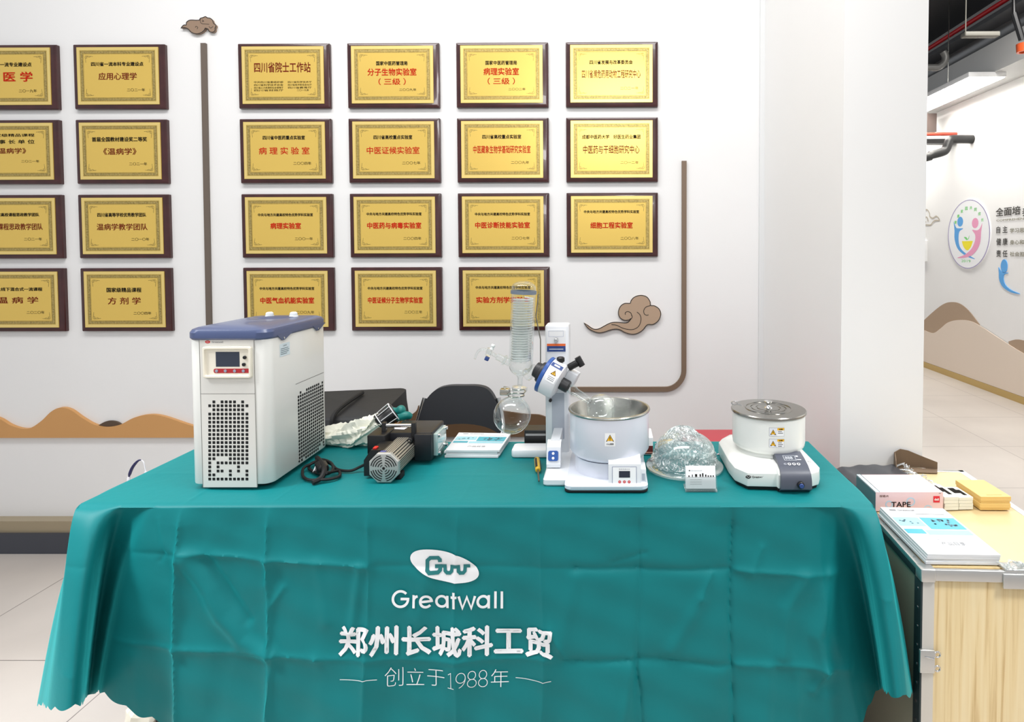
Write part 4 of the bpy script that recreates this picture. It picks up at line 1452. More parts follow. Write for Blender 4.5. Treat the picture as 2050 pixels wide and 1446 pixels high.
# arm joining head to column
bm = B(); cyl(bm, along(.014, (0, .02, 0)), along(.014, (0, .085, .0)), .025, bev=.002); obj('head_mount', bm, M_EVA, ev)
q = e3(592, 552, EY - .02)
bm = B(); cyl(bm, q - Vector((0, 0, .008)), q + Vector((0, 0, .006)), .0105, bev=.0025); obj('top_knob', bm, BLACK, ev)
a, b = e3(640, 605, EY), e3(718, 562, EY)
bm = B(); cyl(bm, a, a + (b - a) * .75, .0095, bev=.002); d_ = (b - a).normalized(); nn = Vector((-d_.z, 0, d_.x)); tube(bm, [b - nn * .0135 - d_ * .004, b + nn * .0135 - d_ * .004], .0085, 12)
obj('locking_handle', bm, BLACK, ev)
q = e3(530, 803, 1.598)
bm = B(); cyl(bm, (q.x, 1.60, q.z), (q.x, 1.588, q.z), .0042, bev=.001); obj('side_screw', bm, BLACK, co)
# stickers on the head's barrel: u round it, v along it


def barrel(u, v, d):
    X = Vector((0, 0, 1)) - AX * AX.z
    X.normalize()
    Yv = AX.cross(X)
    if Yv.y > 0:
        Yv = -Yv
    t = u / .0485
    return along(v) + (Yv * cos(t) + X * sin(t)) * (.0485 + d)


bm = B()
for u0, u1, v0, v1, mi in ((.003, .021, .004, .030, 0), (.044, .058, -.002, .030, 2)):
    for k_ in range(6):
        rect(bm, u0 + (u1 - u0) * k_ / 6, u0 + (u1 - u0) * (k_ + 1) / 6, v0, v1, barrel, .0005, mi)
for (uu, vv) in ((.030, .017),):
    f = bm.faces.new([bm.verts.new(barrel(uu - .007, vv - .008, .0006)), bm.verts.new(barrel(uu - .007, vv + .008, .0006)), bm.verts.new(barrel(uu + .007, vv, .0006))]); f.material_index = 1
    stroke(bm, [(uu - .006, vv - .0066), (uu - .006, vv + .0066), (uu + .0055, vv)], .0012, barrel, .0009, 4, True)
    stroke(bm, [(uu - .004, vv), (uu + .002, vv)], .0013, barrel, .001, 4)
for k_ in range(3):
    rect(bm, .016 - k_ * .004, .0175 - k_ * .004, .008, .026, barrel, .0008, 3)
rect(bm, .048, .054, .006, .022, barrel, .0008, 0)
obj('stickers', bm, [PAPER, M_WARN, BLUE_INK, GREY_INK, INK], hd, 0)

# glass: condenser with coil, receiving flask, evaporating flask
GL = thin_glass('condenser_glass', (0.965, 0.98, 0.975), 0.18, 0.03)
GCOIL = thin_glass('coil_glass', (0.88, 0.91, 0.90), 0.22, 0.08, 0.38)
Yc = EY - .01
p0, p1 = e3(365, 110, Yc), e3(347, 575, Yc)
axd = (p0 - p1).normalized()
Lc = (p0 - p1).length
Rc = (e3(440, 300, Yc) - e3(288, 300, Yc)).length / 2 * .97
Tc = axis_T(p1, axd)
bm = B()
prof = [(.0065, -.062), (.0065, -.040), (.010, -.034)] + [(Rc * sin(t), -.004 - .030 * cos(t) * 1.0) for t in [radians(20 + 70 * k / 8) for k in range(9)]] + [(Rc, 0.01), (Rc, Lc)] + [(Rc * cos(t), Lc + .017 * sin(t)) for t in [pi / 2 * k / 8 for k in range(1, 9)]]
lathe(bm, prof, Tc, 48)
cd = obj('condenser_jacket', bm, GL, ev, 60)
bm = B()
sp = []
turns = 25
for k in range(turns * 20 + 1):
    t = 2 * pi * k / 20
    sp.append(Tc @ Vector((Rc * .80 * cos(t), Rc * .80 * sin(t), .006 + (Lc - .034) * k / (turns * 20))))
tube(bm, sp, .0024, 6)
obj('condenser_coil', bm, GCOIL, cd, 60)
bm = B(); lathe(bm, [(Rc * .5, .0), (Rc * .5, Lc - .03)], Tc, 24); tube(bm, [Tc @ Vector((0, 0, .0)), Tc @ Vector((0, 0, Lc - .01))], .003, 8)
obj('inner_tube', bm, GL, cd, 60)
bm = B(); zz = Lc - .012 + .0
lathe(bm, [(Rc + .0008, Lc - .017), (Rc + .0025, Lc - .017), (Rc + .0025, Lc - .008), (Rc + .0008, Lc - .008), (Rc + .0008, Lc - .017)], Tc, 48)
tube(bm, [Tc @ Vector((Rc + .001, 0, Lc - .0125)), Tc @ Vector((Rc + .009, .0, Lc - .0125))], .004, 8)
obj('holder_band', bm, mat('blue_grey_band', (120, 132, 146), 0.4, 0.3), ev)
bm = B()
rod = [e3(455, 150, Yc + .02), e3(440, 290, Yc + .02), e3(468, 430, Yc + .03), e3(468, 600, Yc + .03), along(-.005, (0, .02, .02))]
tube(bm, rod, .0016, 8)
obj('support_rod', bm, mat('dull_steel_rod', (142, 138, 128), 0.35, 0.8), ev)
# joint to the head
bm = B(); j0, j1 = e3(375, 655, Yc), along(-.036)
lathe(bm, [(.013, 0), (.0165, .004), (.0165, .010), (.0125, .014), (.0125, (j1 - j0).length * .7), (.016, (j1 - j0).length * .72), (.016, (j1 - j0).length)], axis_T(j0, j1 - j0), 28)
obj('side_joint', bm, GL, cd, 60)
# feed valve
bm = B()
q0, q1, q2 = e3(280, 575, Yc), e3(200, 535, Yc), e3(150, 508, Yc)
cyl(bm, q0, q1, .0095, .0085); tube(bm, [q1, q2], .0045, 12)
lathe(bm, [(.0095, 0), (.0135, .002), (.0135, .006), (.0095, .008)], axis_T(e3(255, 562, Yc), q1 - q0), 20)
lathe(bm, [(0, -.010), (.0072, -.010), (.0072, .010), (0, .010)], axis_T(q2, Vector((.35, 0, 1))), 18)
fv = obj('feed_valve', bm, GL, cd, 60)
bm = B(); tube(bm, smooth_path([q2, e3(128, 492, Yc), e3(98, 494, Yc), e3(76, 516, Yc), e3(64, 550, Yc)], 8), .0032, 10); obj('feed_tube', bm, GL, fv, 60)
q = e3(138, 548, Yc)
bm = B(); T_ = axis_T(q, (.45, 0, 1)); slab(bm, -.0055, .0055, -.0055, .0055, -.005, .005, .002, .001, T=T_); obj('blue_cap', bm, BLUE_INK, fv)
q = e3(180, 470, Yc)
bm = B(); T_ = axis_T(e3(168, 490, Yc), (.4, 0, 1)); lathe(bm, [(0, 0), (.006, 0), (.004, .004), (.004, .007), (.006, .009), (.005, .013), (0, .014)], T_, 16); obj('valve_stopper', bm, mat('milky_stopper', (226, 232, 230), 0.3), fv)
# receiving flask with clamp
fc_ = e3(293, 896, Yc - .01)
RF = (e3(408, 896, Yc) - e3(180, 896, Yc)).length / 2
nk = e3(330, 760, Yc - .005)
bm = B()
ph0 = math.asin(.013 / RF)
hn = (nk.z - fc_.z)
prof = [(RF * sin(t), -RF * cos(t)) for t in [(pi - ph0) * k / 28 for k in range(29)]]
prof[0] = (0, -RF)
prof += [(.013, hn * .92), (.019, hn * .97), (.019, hn)]
lathe(bm, prof, Matrix.Translation(fc_) @ Matrix.Rotation(atan2(nk.x - fc_.x, hn), 4, 'Y'), 48)
rf = obj('receiving_flask', bm, GL, ev, 60)
cb = Tc @ Vector((0, 0, -.06))
bm = B()
lathe(bm, [(.0075, .0), (.020, -.004), (.021, -.012), (.017, -.018)], Matrix.Translation(cb) @ Matrix.Rotation(.1, 4, 'Y'), 28)
obj('ball_joint', bm, GL, rf, 60)
bm = B()
q = e3(318, 752, Yc)
tube(bm, [q + Vector((.024 * cos(t), .024 * sin(t), .002 * sin(3 * t))) for t in [2 * pi * k / 24 for k in range(24)]], .0016, 6, closed=True)
tube(bm, [q + Vector((.021 * cos(t), .021 * sin(t), -.010)) for t in [2 * pi * k / 24 for k in range(24)]], .0014, 6, closed=True)
a = e3(262, 752, Yc)
slab(bm, a.x - .018, a.x + .008, a.y - .01, a.y + .01, a.z - .008, a.z + .008, .003, .002)
tube(bm, smooth_path([a + Vector((-.004, 0, .008)), a + Vector((-.008, 0, .013)), a + Vector((.006, 0, .010))], 6), .0018, 6)
obj('joint_clamp', bm, mat('bright_clamp_metal', (190, 188, 178), 0.2, 1.0), rf)
# evaporating flask dipping into the bath
bc = e3(840, 855, EY - .06)
RB = .037
n0 = along(.06)
dv = (bc - n0)
Ld = dv.length
bm = B()
ph0 = math.asin(.010 / RB)
prof = [(.0125, 0), (.0125, .02), (.0100, .026)] + [(RB * sin(t) if k_ < 24 else 0, Ld - RB * cos(t)) for k_, t in [(k_, ph0 + (pi - ph0) * k_ / 24) for k_ in range(25)]]
lathe(bm, prof, axis_T(n0, dv), 40)
obj('evaporating_flask', bm, thin_glass('flask_glass', (.95, .97, .965), .18, .02, .02), ev, 60)

# ------------------------------------------------------------------ water bath under the flask
wx, wy = -.004, 1.495
wbh = thing('water_bath', 'round white water bath with open steel pot under the tilted flask', 'water bath', (wx, wy, TT))
bm = B(); slab(bm, -.111, .088, 1.378, 1.61, TT, TT + .006, .014, .002); obj('foot_pad', bm, RUBBER, wbh)
M_BATH = mat('cool_white_enamel', (218, 222, 232), 0.32, coat=0.3)
bm = B()
lo = []
for ins, z in ((.002, TT + .006), (0, TT + .009), (0, TT + .016), (.006, TT + .021)):
    lo.append([(x, y, z) for x, y in rrect(-.111 + ins, .088 - ins, 1.376 + ins, 1.612 - ins, .016)])
loft(bm, lo)
obj('base', bm, M_BATH, wbh)
Tw = Matrix.Translation((wx, wy, 0))
bm = B(); lathe(bm, [(0, TT + .02), (.088, TT + .02), (.088, .812), (0, .812)], Tw, 64); obj('plinth', bm, M_BATH, wbh)
bm = B(); lathe(bm, [(0, .8135), (.086, .8135), (.095, .818), (.101, .828), (.101, .921), (.0975, .921), (.0975, .90)], Tw, 72)
pot = obj('pot', bm, M_BATH, wbh, 40)
bm = B(); lathe(bm, [(.101, .9215), (.1035, .9225), (.1045, .925), (.1030, .9275), (.0985, .9275), (.0965, .925), (.0965, .84), (.09, .832), (0, .832)], Tw, 72)
obj('steel_liner', bm, STEEL, pot, 40)
bm = B()
wf = round_front(wx, wy, .101, .876, radians(1))
rect(bm, -.0125, .0125, -.016, .016, wf, .0004, 0, 6)
for s_, (dd, mi) in ((1.0, (.0006, 1)), (.78, (.0008, 2))):
    f = bm.faces.new([bm.verts.new(wf(u * s_, .003 + v * s_, dd)) for u, v in ((-.0095, -.0075), (.0095, -.0075), (0, .0095))]); f.material_index = mi
stroke(bm, [(0, .007), (0, .001)], .0016, wf, .001, 1)
disc(bm, 0, -.0015, .0009, wf, .001, 1, 10)
text(bm, '小心烫伤', 0, -.0105, .017, .0042, wf, .0008, 1, .03)
obj('warning_label', bm, [PAPER, INK, M_WARN], pot, 0)
bx0, bx1 = at(1218, 960, 1.385).x, at(1283, 960, 1.385).x
bm = B()
prism(bm, [(1.383, TT + .015), (1.388, .819), (1.396, .829), (1.43, .831), (1.44, TT + .015)], lambda u, v, d: (d, u, v), bx0, bx1)
cb_ = obj('control_box', bm, M_EVA, wbh, 20)
bm = B(); slab(bm, bx1 - .001, bx1 + .013, 1.392, 1.44, TT + .015, .806, .003, .002); box(bm, bx1 + .003, bx1 + .010, 1.3915, 1.40, TT + .024, .795, 1); obj('side_block', bm, [M_EVA, mat('grey_block', (176, 184, 196), 0.4)], cb_)
pc_ = at(1250, 957, 1.384)
bm = B()
fw2 = lambda u, v, d: (pc_.x + u, 1.3852 - d + .0 * v, pc_.z + v)
T_ = Matrix.Translation((pc_.x, 1.3855, pc_.z)) @ Matrix.Rotation(radians(-6), 4, 'X')
fw2 = lambda u, v, d: T_ @ Vector((u, -d, v))
prism(bm, rrect(-.0285, .0285, -.0255, .0255, .001), fw2, -.002, .0012, 0)
stroke(bm, [(-.0285, -.0255), (.0285, -.0255), (.0285, .0255), (-.0285, .0255)], .0008, fw2, .0015, 1, True)
rect(bm, -.0285, .0285, -.0255, -.0175, fw2, .0015, 1)
text(bm, '数显恒温水浴', 0, .020, .026, .0030, fw2, .0015, 2)
wp_ = obj('control_panel', bm, [PAPER, BLUE_INK, GREY_INK], cb_, 0)
bm = B(); rect(bm, -.0128, .0135, .0005, .0158, fw2, .0018); obj('screen', bm, mat('black_display', (40, 44, 60), 0.15), wp_, 0)
for u in (-.0112, 0, .0112):
    bm = B(); disc(bm, u, -.0095, .0034, fw2, .0018, 0, 18); stroke(bm, [(u - .0012, -.0102), (u, -.0086), (u + .0012, -.0102)], .0007, fw2, .002, 1)
    obj('button', bm, [mat('red_button', (206, 48, 52), 0.4), PAPER], wp_, 0)

# ------------------------------------------------------------------ clear dome cover in crumpled film
dc = Vector((.194, 1.540, TT))
dm = thing('splash_cover', 'clear plastic dome cover wrapped in crumpled film, behind the card holder', 'dome cover', dc)
FILM = thin_glass('clear_film', (0.95, 0.985, 0.985), 0.26, 0.12, 0.24, 1.0, 70)
DOMEG = thin_glass('clear_dome_plastic', (0.90, 0.955, 0.95), 0.30, 0.06, 0.10)
bm = B()
lathe(bm, [(.088, .006), (.098, .003), (.101, .004), (.101, .008), (.097, .010), (.085, .012), (.080, .018), (.079, .045)] + [(.079 * cos(t), .045 + .05 * sin(t)) for t in [pi / 2 * k / 10 for k in range(1, 11)]], Matrix.Translation(dc), 64)
obj('dome', bm, DOMEG, dm, 60)
bm = B()
rr = random.Random(3)
NA, NR = 240, 60
gridv = []
for j in range(NR + 1):
    row = []
    for i in range(NA):
        a = 2 * pi * i / NA
        t = j / NR
        R0 = .084 * (1 - t) ** .55 + .004
        zz = .018 + .092 * t
        tw = a + .9 * t + .25 * sin(t * 9)                      # pleats run slantwise down from the peak
        amp = .0100 * min(1, .3 + 1.6 * t) * (1 - .70 * t)
        q = amp * (.55 * sin(tw * 13 + 2 * sin(t * 7)) * sin(t * 11 + a * 2) + .60 * sin(tw * 29 + 3 * sin(a * 3)) * (.4 + .6 * sin(a * 5 + t * 13)) + .38 * sin(tw * 53 - t * 16 + 2 * sin(a * 6)) * sin(a * 4 - t * 9) + .3 * sin(a * 7 - t * 21))
        row.append(bm.verts.new((dc.x + (R0 + q) * cos(a) - .006 * t, dc.y + (R0 + q) * sin(a), dc.z + zz + q * .5 + .003 * sin(a * 3) * (1 - t))))
    gridv.append(row)
for j in range(NR):
    for i in range(NA):
        bm.faces.new((gridv[j][i], gridv[j][(i + 1) % NA], gridv[j + 1][(i + 1) % NA], gridv[j + 1][i]))
obj('film_wrap', bm, FILM, dm, 25)

# card holder
hc_ = Vector((.2145, 1.40, TT))
chd = thing('card_holder', 'clear acrylic holder with white business cards on the teal cloth', 'card holder', hc_)
ACR = thin_glass('acrylic', (0.95, 0.97, 0.97), 0.25, 0.04, 0.04)
bm = B()
T_ = Matrix.Translation((hc_.x, 1.388, TT + .006)) @ Matrix.Rotation(radians(-14), 4, 'X')
box(bm, hc_.x - .038, hc_.x + .038, 1.382, 1.425, TT, TT + .003)
slab(bm, -.038, .038, -.0045, -.0025, -.004, .026, .0009, .0004, T=T_); slab(bm, -.038, .038, .012, .014, -.004, .045, .0009, .0004, T=T_)
obj('stand', bm, ACR, chd, 0)
bm = B()
for k in range(6):
    box(bm, -.0355, .0355, -.001 + k * .002, .0006 + k * .002, .0, .051, 0, T_)
cards = obj('cards', bm, PAPER, chd, 0)
bm = B()
fcd = lambda u, v, d: T_ @ Vector((u, -.001 - d, v))
text(bm, 'Greatwall', -.010, .041, .026, .002, fcd, .0004, 1)
disc(bm, -.0265, .041, .002, fcd, .0004, 0, 12, .0012)
for k, (u, w_, h_) in enumerate(((-.028, .003, .003), (-.020, .002, .005), (-.011, .005, .006), (-.001, .003, .006), (.005, .003, .008), (.012, .003, .005), (.018, .003, .003), (.024, .003, .003), (.030, .003, .003))):
    rect(bm, u - w_ / 2, u + w_ / 2, .027, .027 + h_, fcd, .0004, 0)
rect(bm, -.034, .034, .0255, .0262, fcd, .0004, 1)
for k in range(3):
    rect(bm, -.026, .002, .020 - k * .005, .0206 - k * .005, fcd, .0004, 1)
obj('printing', bm, [INK, GREY_INK], cards, 0)

# ------------------------------------------------------------------ lidded oil bath on the right
ox, oy = .4115, 1.53
obh = thing('oil_bath', 'white lidded oil bath with dark grey control panel at the table right end', 'oil bath', (ox, oy, TT))
M_OB = mat('warm_white_enamel', (232, 234, 230), 0.32, coat=0.3)


def obase(i=0.0):
    return [(.298 + i, 1.48), (.303 + i * .9, 1.430 + i * .5), (.326 + i * .5, 1.394 + i), (.395, 1.390 + i), (.397, 1.380 + i), (.474, 1.380 + i), (.476, 1.390 + i), (.500 - i * .6, 1.404 + i), (.512 - i, 1.43), (.512 - i, 1.62), (.490 - i * .7, 1.665 - i * .7), (.33 + i * .7, 1.665 - i * .7), (.298 + i, 1.62)]


bm = B(); loft(bm, [[(x, y, TT) for x, y in obase(.006)], [(x, y, TT + .009) for x, y in obase(.004)]]); obj('foot_pad', bm, RUBBER, obh, 20)
bm = B(); loft(bm, [[(x, y, z) for x, y in obase(i)] for i, z in ((.001, TT + .009), (0, TT + .012), (.001, TT + .040), (.010, TT + .050), (.030, TT + .056))])
ob_ = obj('base', bm, M_OB, obh, 35)
To = Matrix.Translation((ox, oy, 0))
bm = B(); lathe(bm, [(0, TT + .054), (.082, TT + .054), (.078, .818), (0, .818)], To, 64); obj('collar', bm, M_OB, obh)
bm = B(); lathe(bm, [(0, .8175), (.074, .8175), (.084, .8195), (.0905, .826), (.092, .835), (.092, .906), (0, .906)], To, 72)
pt = obj('pot', bm, M_OB, obh, 40)
bm = B()
lathe(bm, [(.0, .9065), (.0935, .9065), (.0955, .9085), (.0955, .9125), (.094, .9145), (.060, .9155), (.0595, .9172), (.057, .9172), (.0565, .9155), (.046, .9158), (.0455, .9142), (.043, .9142), (.0425, .9158), (.032, .9162), (.0315, .9148), (.029, .9148), (.0285, .9165), (0, .9165)], To, 80)
ld = obj('lid', bm, mat('brushed_lid_steel', (158, 156, 150), 0.22, 1.0), obh, 25)
bm = B(); lathe(bm, [(.011, .9165), (.0055, .921), (.0045, .924), (.010, .931), (.0115, .9335), (.009, .935), (0, .936)], To, 28); obj('lid_knob', bm, CHROME, ld)
q = at(1470, 807, 1.50)
bm = B(); tube(bm, [q + Vector((.007 * cos(t), .0, .004 * sin(t))) for t in [2 * pi * k / 18 for k in range(18)]], .0018, 8, closed=True); tube(bm, [q + Vector((.006, 0, -.002)), q + Vector((.02, .004, -.008))], .002, 8)
obj('lift_ring', bm, CHROME, pt)
for zc in (.880, .852):
    bm = B()
    wf = round_front(ox, oy, .092, zc, radians(-2))
    rect(bm, -.0185, .0185, -.0105, .0105, wf, .0003, 3, 8)
    rect(bm, -.018, .018, -.010, .010, wf, .0005, 0, 8)
    rect(bm, -.018, .0005, -.010, .010, wf, .0006, 4, 4)
    rect(bm, .001, .018, .0045, .010, wf, .0007, 2, 4)
    for s_, dd, mi in ((1.0, .0008, 1), (.74, .001, 2)):
        f = bm.faces.new([bm.verts.new(wf(-.009 + u * s_, -.0008 + v * s_, dd)) for u, v in ((-.0072, -.0062), (.0072, -.0062), (0, .0072))]); f.material_index = mi
    stroke(bm, [(-.009, .002), (-.009, -.003)], .0013, wf, .0012, 1)
    text(bm, '注意', .0095, .0072, .009, .0032, wf, .001, 1, .03)
    for k in range(2 if zc > .87 else 3):
        rect(bm, .0025, .012 + (k % 2) * .003, .001 - k * .0042, .0022 - k * .0042, wf, .001, 1)
    obj('warning_label', bm, [PAPER, INK, M_WARN, mat('label_border', (120, 120, 120), 0.5), mat('pale_grey_label', (222, 224, 230), 0.5)], pt, 0)
# control panel: slopes down from the pot, then drops to the foot
bm = B()
prof = [(1.452, .8275), (1.422, .8215), (1.396, .8130), (1.3765, .8005), (1.3715, .785), (1.3715, TT + .010)]
pxa = [.3985, .3985, .3985, .3990, .399, .399]
n_ = len(prof)
vs = [(.403 - .004 * k / n_, y, z) for k, (y, z) in enumerate(prof)] + [(.470 + .004 * k / n_, y, z) for k, (y, z) in enumerate(prof)]
vs += [(x, y + .018, z - .012) for x, y, z in vs]
fs = [(k, k + 1, n_ + k + 1, n_ + k) for k in range(n_ - 1)] + [(k, 2 * n_ + k, 2 * n_ + k + 1, k + 1) for k in range(n_ - 1)] + [(n_ + k, n_ + k + 1, 3 * n_ + k + 1, 3 * n_ + k) for k in range(n_ - 1)] + [(0, n_, 3 * n_, 2 * n_), (n_ - 1, 3 * n_ - 1, 4 * n_ - 1, 2 * n_ - 1)]
faces(bm, vs, fs)
cpn = obj('control_panel', bm, mat('slate_grey_panel', (78, 82, 94), 0.35), obh, 40)


def panel(u, v, d):
    """u across from the panel's middle, v down its profile from the top edge."""
    q = v
    for (ya, za), (yb, zb) in zip(prof, prof[1:]):
        L = sqrt((yb - ya) ** 2 + (zb - za) ** 2)
        if q <= L or (yb, zb) == prof[-1]:
            t = q / L
            ny, nz = (zb - za) / L, -(yb - ya) / L
            return (.4365 + u, ya + (yb - ya) * t + ny * d, za + (zb - za) * t + nz * d)
        q -= L


bm = B()
pf = lambda u, v, d: panel(u, .03 - v, d)
stroke(bm, [(-.016, -.011), (.012, -.011), (.012, .008), (-.016, .008)], .001, pf, .0012, 0, True)
text(bm, '888', -.004, -.0015, .018, .011, pf, .0012, 0, 0)
rect(bm, .014, .024, -.010, -.007, pf, .0012, 0); rect(bm, .014, .020, .002, .008, pf, .0012, 0)
obj('display', bm, mat('display_grey', (206, 212, 220), 0.4), cpn, 0)
for u in (-.009, .002, .013):
    bm = B()
    pk = lambda a, b, d, u=u: panel(u + a, .0545 - b, d)
    disc(bm, 0, 0, .0042, pk, .0012, 0, 18); disc(bm, 0, 0, .0024, pk, .0016, 1, 12)
    obj('button', bm, [PAPER, mat('button_slate', (60, 64, 76), 0.4)], cpn, 0)
bm = B(); stroke(bm, arcp(-.019, -.0545, .0026, 0, 360, 14), .0008, lambda u, v, d: panel(u, -v, d), .0012, 0); obj('lamp_mark', bm, mat('display_grey', (206, 212, 220), 0.4), cpn, 0)
bm = B(); kq = at(1602, 970, 1.372); cyl(bm, (kq.x, 1.372, kq.z), (kq.x, 1.363, kq.z), .0082, bev=.0015); kb = obj('speed_knob', bm, BLACK, cpn)
bm = B(); cyl(bm, (kq.x, 1.3635, kq.z), (kq.x, 1.3595, kq.z), .0055, n=16, bev=.001); obj('knob_cap', bm, BLUE_INK, kb)
bm = B()
fb = lambda u, v, d: (.347 + u, 1.3915 + (v + .012) * .28 - d, TT + .042 + v)
fb = lambda u, v, d: (.347 + u, 1.394 - d, TT + .032 + v)
disc(bm, -.019, 0, .0068, fb, .0012, 0, 24, .0038)
stroke(bm, [(-.0235, 0), (-.021, .001), (-.019, -.001), (-.016, .001), (-.014, 0)], .0008, fb, .0016, 1)
text(bm, 'Greatwall', .004, 0, .028, .0052, fb, .0012, 0, .02)
obj('maker_badge', bm, [INK, PAPER], ob_, 0)

# ------------------------------------------------------------------ small things on the long table
M_TEALPIC = mat('teal_cover_picture', (70, 164, 182), 0.45)
M_PALEPIC = mat('pale_teal_picture', (150, 200, 212), 0.45)


def cover_map(A, Bv, C, D, z):
    """Unit square to the quad A front-left, B front-right, C back-right, D back-left at height z."""
    def f(u, v, d):
        x = (A[0] * (1 - u) + Bv[0] * u) * (1 - v) + (D[0] * (1 - u) + C[0] * u) * v
        y = (A[1] * (1 - u) + Bv[1] * u) * (1 - v) + (D[1] * (1 - u) + C[1] * u) * v
        return (x, y, z + d)
    return f


def booklet(name, label, group, Q, z0, z1, cover=True, cat='brochure'):
    bm = B()
    nn = 4
    loft(bm, [[(x, y, z0) for x, y in Q], [(x, y, z1) for x, y in Q]])
    o = tag(obj(name, bm, mat('satin_cover_white', (222, 224, 226), 0.5), None, 0), label, cat, group)
    if cover:
        bm = B()
        f = cover_map(*Q, z1)
        rect(bm, .02, .42, .56, .76, f, .0003, 0); rect(bm, .44, .97, .50, .76, f, .0003, 1)
        rect(bm, .02, .30, .40, .50, f, .0003, 1); rect(bm, .32, .97, .38, .48, f, .0003, 0)
        rr = random.Random(len(name))
        for k in range(26):
            u, v = rr.uniform(.56, .88), rr.uniform(.54, .70)
            rect(bm, u, u + .03, v, v + .025, f, .0006, 2)
        for k in range(8):
            u, v = rr.uniform(.08, .34), rr.uniform(.58, .70)
            rect(bm, u, u + .03, v, v + .02, f, .0006, 2)
        text(bm, '产品目录', .52, .20, .34, .07, f, .0006, 3)
        text(bm, 'PRODUCT CATALOG', .50, .28, .30, .02, f, .0006, 3)
        text(bm, 'Greatwall', .36, .93, .26, .03, f, .0006, 3, .02)
        rect(bm, .1, .2, .915, .945, f, .0006, 3)
        rect(bm, .45, .9, .84, .848, f, .0006, 3)
        obj('cover_print', bm, [M_PALEPIC, M_TEALPIC, mat('dark_picture', (70, 92, 108), 0.5), GREY_INK], o, 0)
    return o


def rot_quad(Q, a, dx=0, dy=0):
    cx, cy = sum(q[0] for q in Q) / 4, sum(q[1] for q in Q) / 4
    return [(cx + (x - cx) * cos(a) - (y - cy) * sin(a) + dx, cy + (x - cx) * sin(a) + (y - cy) * cos(a) + dy) for x, y in Q]


Q0 = [(-.462, 1.617), (-.313, 1.614), (-.305, 1.765), (-.465, 1.775)]
POS = ['bottom', 'second from bottom', 'second from top', 'topmost']
for k in range(4):
    z = TT + k * .0052
    booklet('product_brochure', 'white brochure with teal pictures behind the vacuum pump, %s of its stack' % POS[k], 'brochures behind the vacuum pump', rot_quad(Q0, (0, .03, -.015, .01)[k], (0, .002, -.002, .003)[k], (0, .002, .004, .001)[k]), z, z + .005, k == 3)

bm = B()
a, b = tz(1075, 920, .01), tz(1079, 964, .008)
cyl(bm, a, a + (b - a) * .52, .0078, .0072, 12, 0, .002)
sdv = thing('screwdriver', 'small screwdriver with yellow and black handle beside the evaporator foot', 'screwdriver', (a.x, (a.y + b.y) / 2, TT))
for q in range(3):
    t = 2 * pi * q / 3
    d_ = (b - a).normalized()
    off = Vector((cos(t) * .0058, 0, sin(t) * .0058))
    cyl(bm, a + off + d_ * .01, a + (b - a) * .46 + off, .0034, n=8, mi=1)
obj('handle', bm, [mat('amber_handle', (206, 166, 44), 0.3), BLACK], sdv)
bm = B(); cyl(bm, a + (b - a) * .5, b, .0026, .002, 10); obj('shaft', bm, mat('dark_steel', (110, 108, 104), 0.3, 0.9), sdv)

p = at(1050, 880, 1.70).x
bm = B(); slab(bm, p, p + .075, 1.695, 1.75, TT, TT + .052, .003, .002); box(bm, p + .004, p + .071, 1.6945, 1.70, TT + .036, TT + .042, 1)
tag(obj('small_box', bm, [BLACK, mat('grey_stripe', (150, 150, 150), 0.5)], None, 20), 'small black box standing behind the evaporator column', 'box')
bm = B(); slab(bm, .078, .118, 1.635, 1.72, TT, TT + .05, .003, .002, 0); box(bm, .079, .1175, 1.634, 1.64, TT + .003, TT + .026, 1); box(bm, .079, .1175, 1.6335, 1.64, TT + .006, TT + .009, 2)
tag(obj('small_box', bm, [PAPER, mat('maroon_print', (96, 30, 26), 0.5), mat('salmon_print', (214, 150, 130), 0.5)], None, 20), 'small white and maroon carton behind the water bath pot', 'box')
a, b, c_ = tz(1434, 911, .0), tz(1450, 911, .0), tz(1450, 897, .0)
bm = B(); faces(bm, [(a.x, a.y, TT + .001), (b.x + .02, b.y, TT + .001), (c_.x + .02, c_.y, TT + .001), (a.x, a.y, TT + .0016), (b.x + .02, b.y, TT + .0016), (c_.x + .02, c_.y, TT + .0016)], [(0, 2, 1), (3, 4, 5), (0, 1, 4, 3), (1, 2, 5, 4), (2, 0, 3, 5)])
tag(obj('paper_slip', bm, mat('pale_pink_paper', (236, 214, 220), 0.6), None, 0), 'pale pink paper corner sticking out beside the lidded oil bath', 'paper')

# white crumpled bundle with black cuff, behind the pump
bd = thing('cloth_bundle', 'crumpled white cloth bundle gathered in a black cuff behind the vacuum pump', 'cloth bundle', (-.66, 1.71, TT))
bm = B()
NS, NC = 40, 36
rows = []
_e = at(762, 846, 1.715)
spine = smooth_path([(-.87, 1.74, .772), (-.82, 1.735, .776), (-.775, 1.722, .782), (-.738, 1.715, .792), (-.705, 1.715, .803), (-.68, 1.715, .825), tuple(_e)], 8)
rr = random.Random(5)
for k, p in enumerate(spine):
    t = k / (len(spine) - 1)
    wy_ = .040 * (1 - t) + .022 * t
    wz_ = .022 + .018 * sin(pi * min(1, t * 1.05)) - .006 * t
    row = []
    for i in range(NC):
        a = 2 * pi * i / NC
        pl = 1 + .22 * sin(a * 9 + t * 5) * (.4 + .6 * t) + rr.uniform(-.09, .09) + .12 * sin(a * 4 + t * 14)
        z = p.z + wz_ * sin(a) * pl
        row.append((p.x + .010 * sin(a * 3 + t * 11), p.y + wy_ * cos(a) * pl, max(TT + .0005, z)))
    rows.append(row)
loft(bm, rows)
obj('folds', bm, mat('ivory_cloth', (236, 236, 222), 0.75, bump=0.35, bscale=70), bd, 30)
bm = B()
a, b = at(763, 845, 1.715), at(789, 826, 1.73)
T_ = axis_T(a, b - a)
Lb = (b - a).length
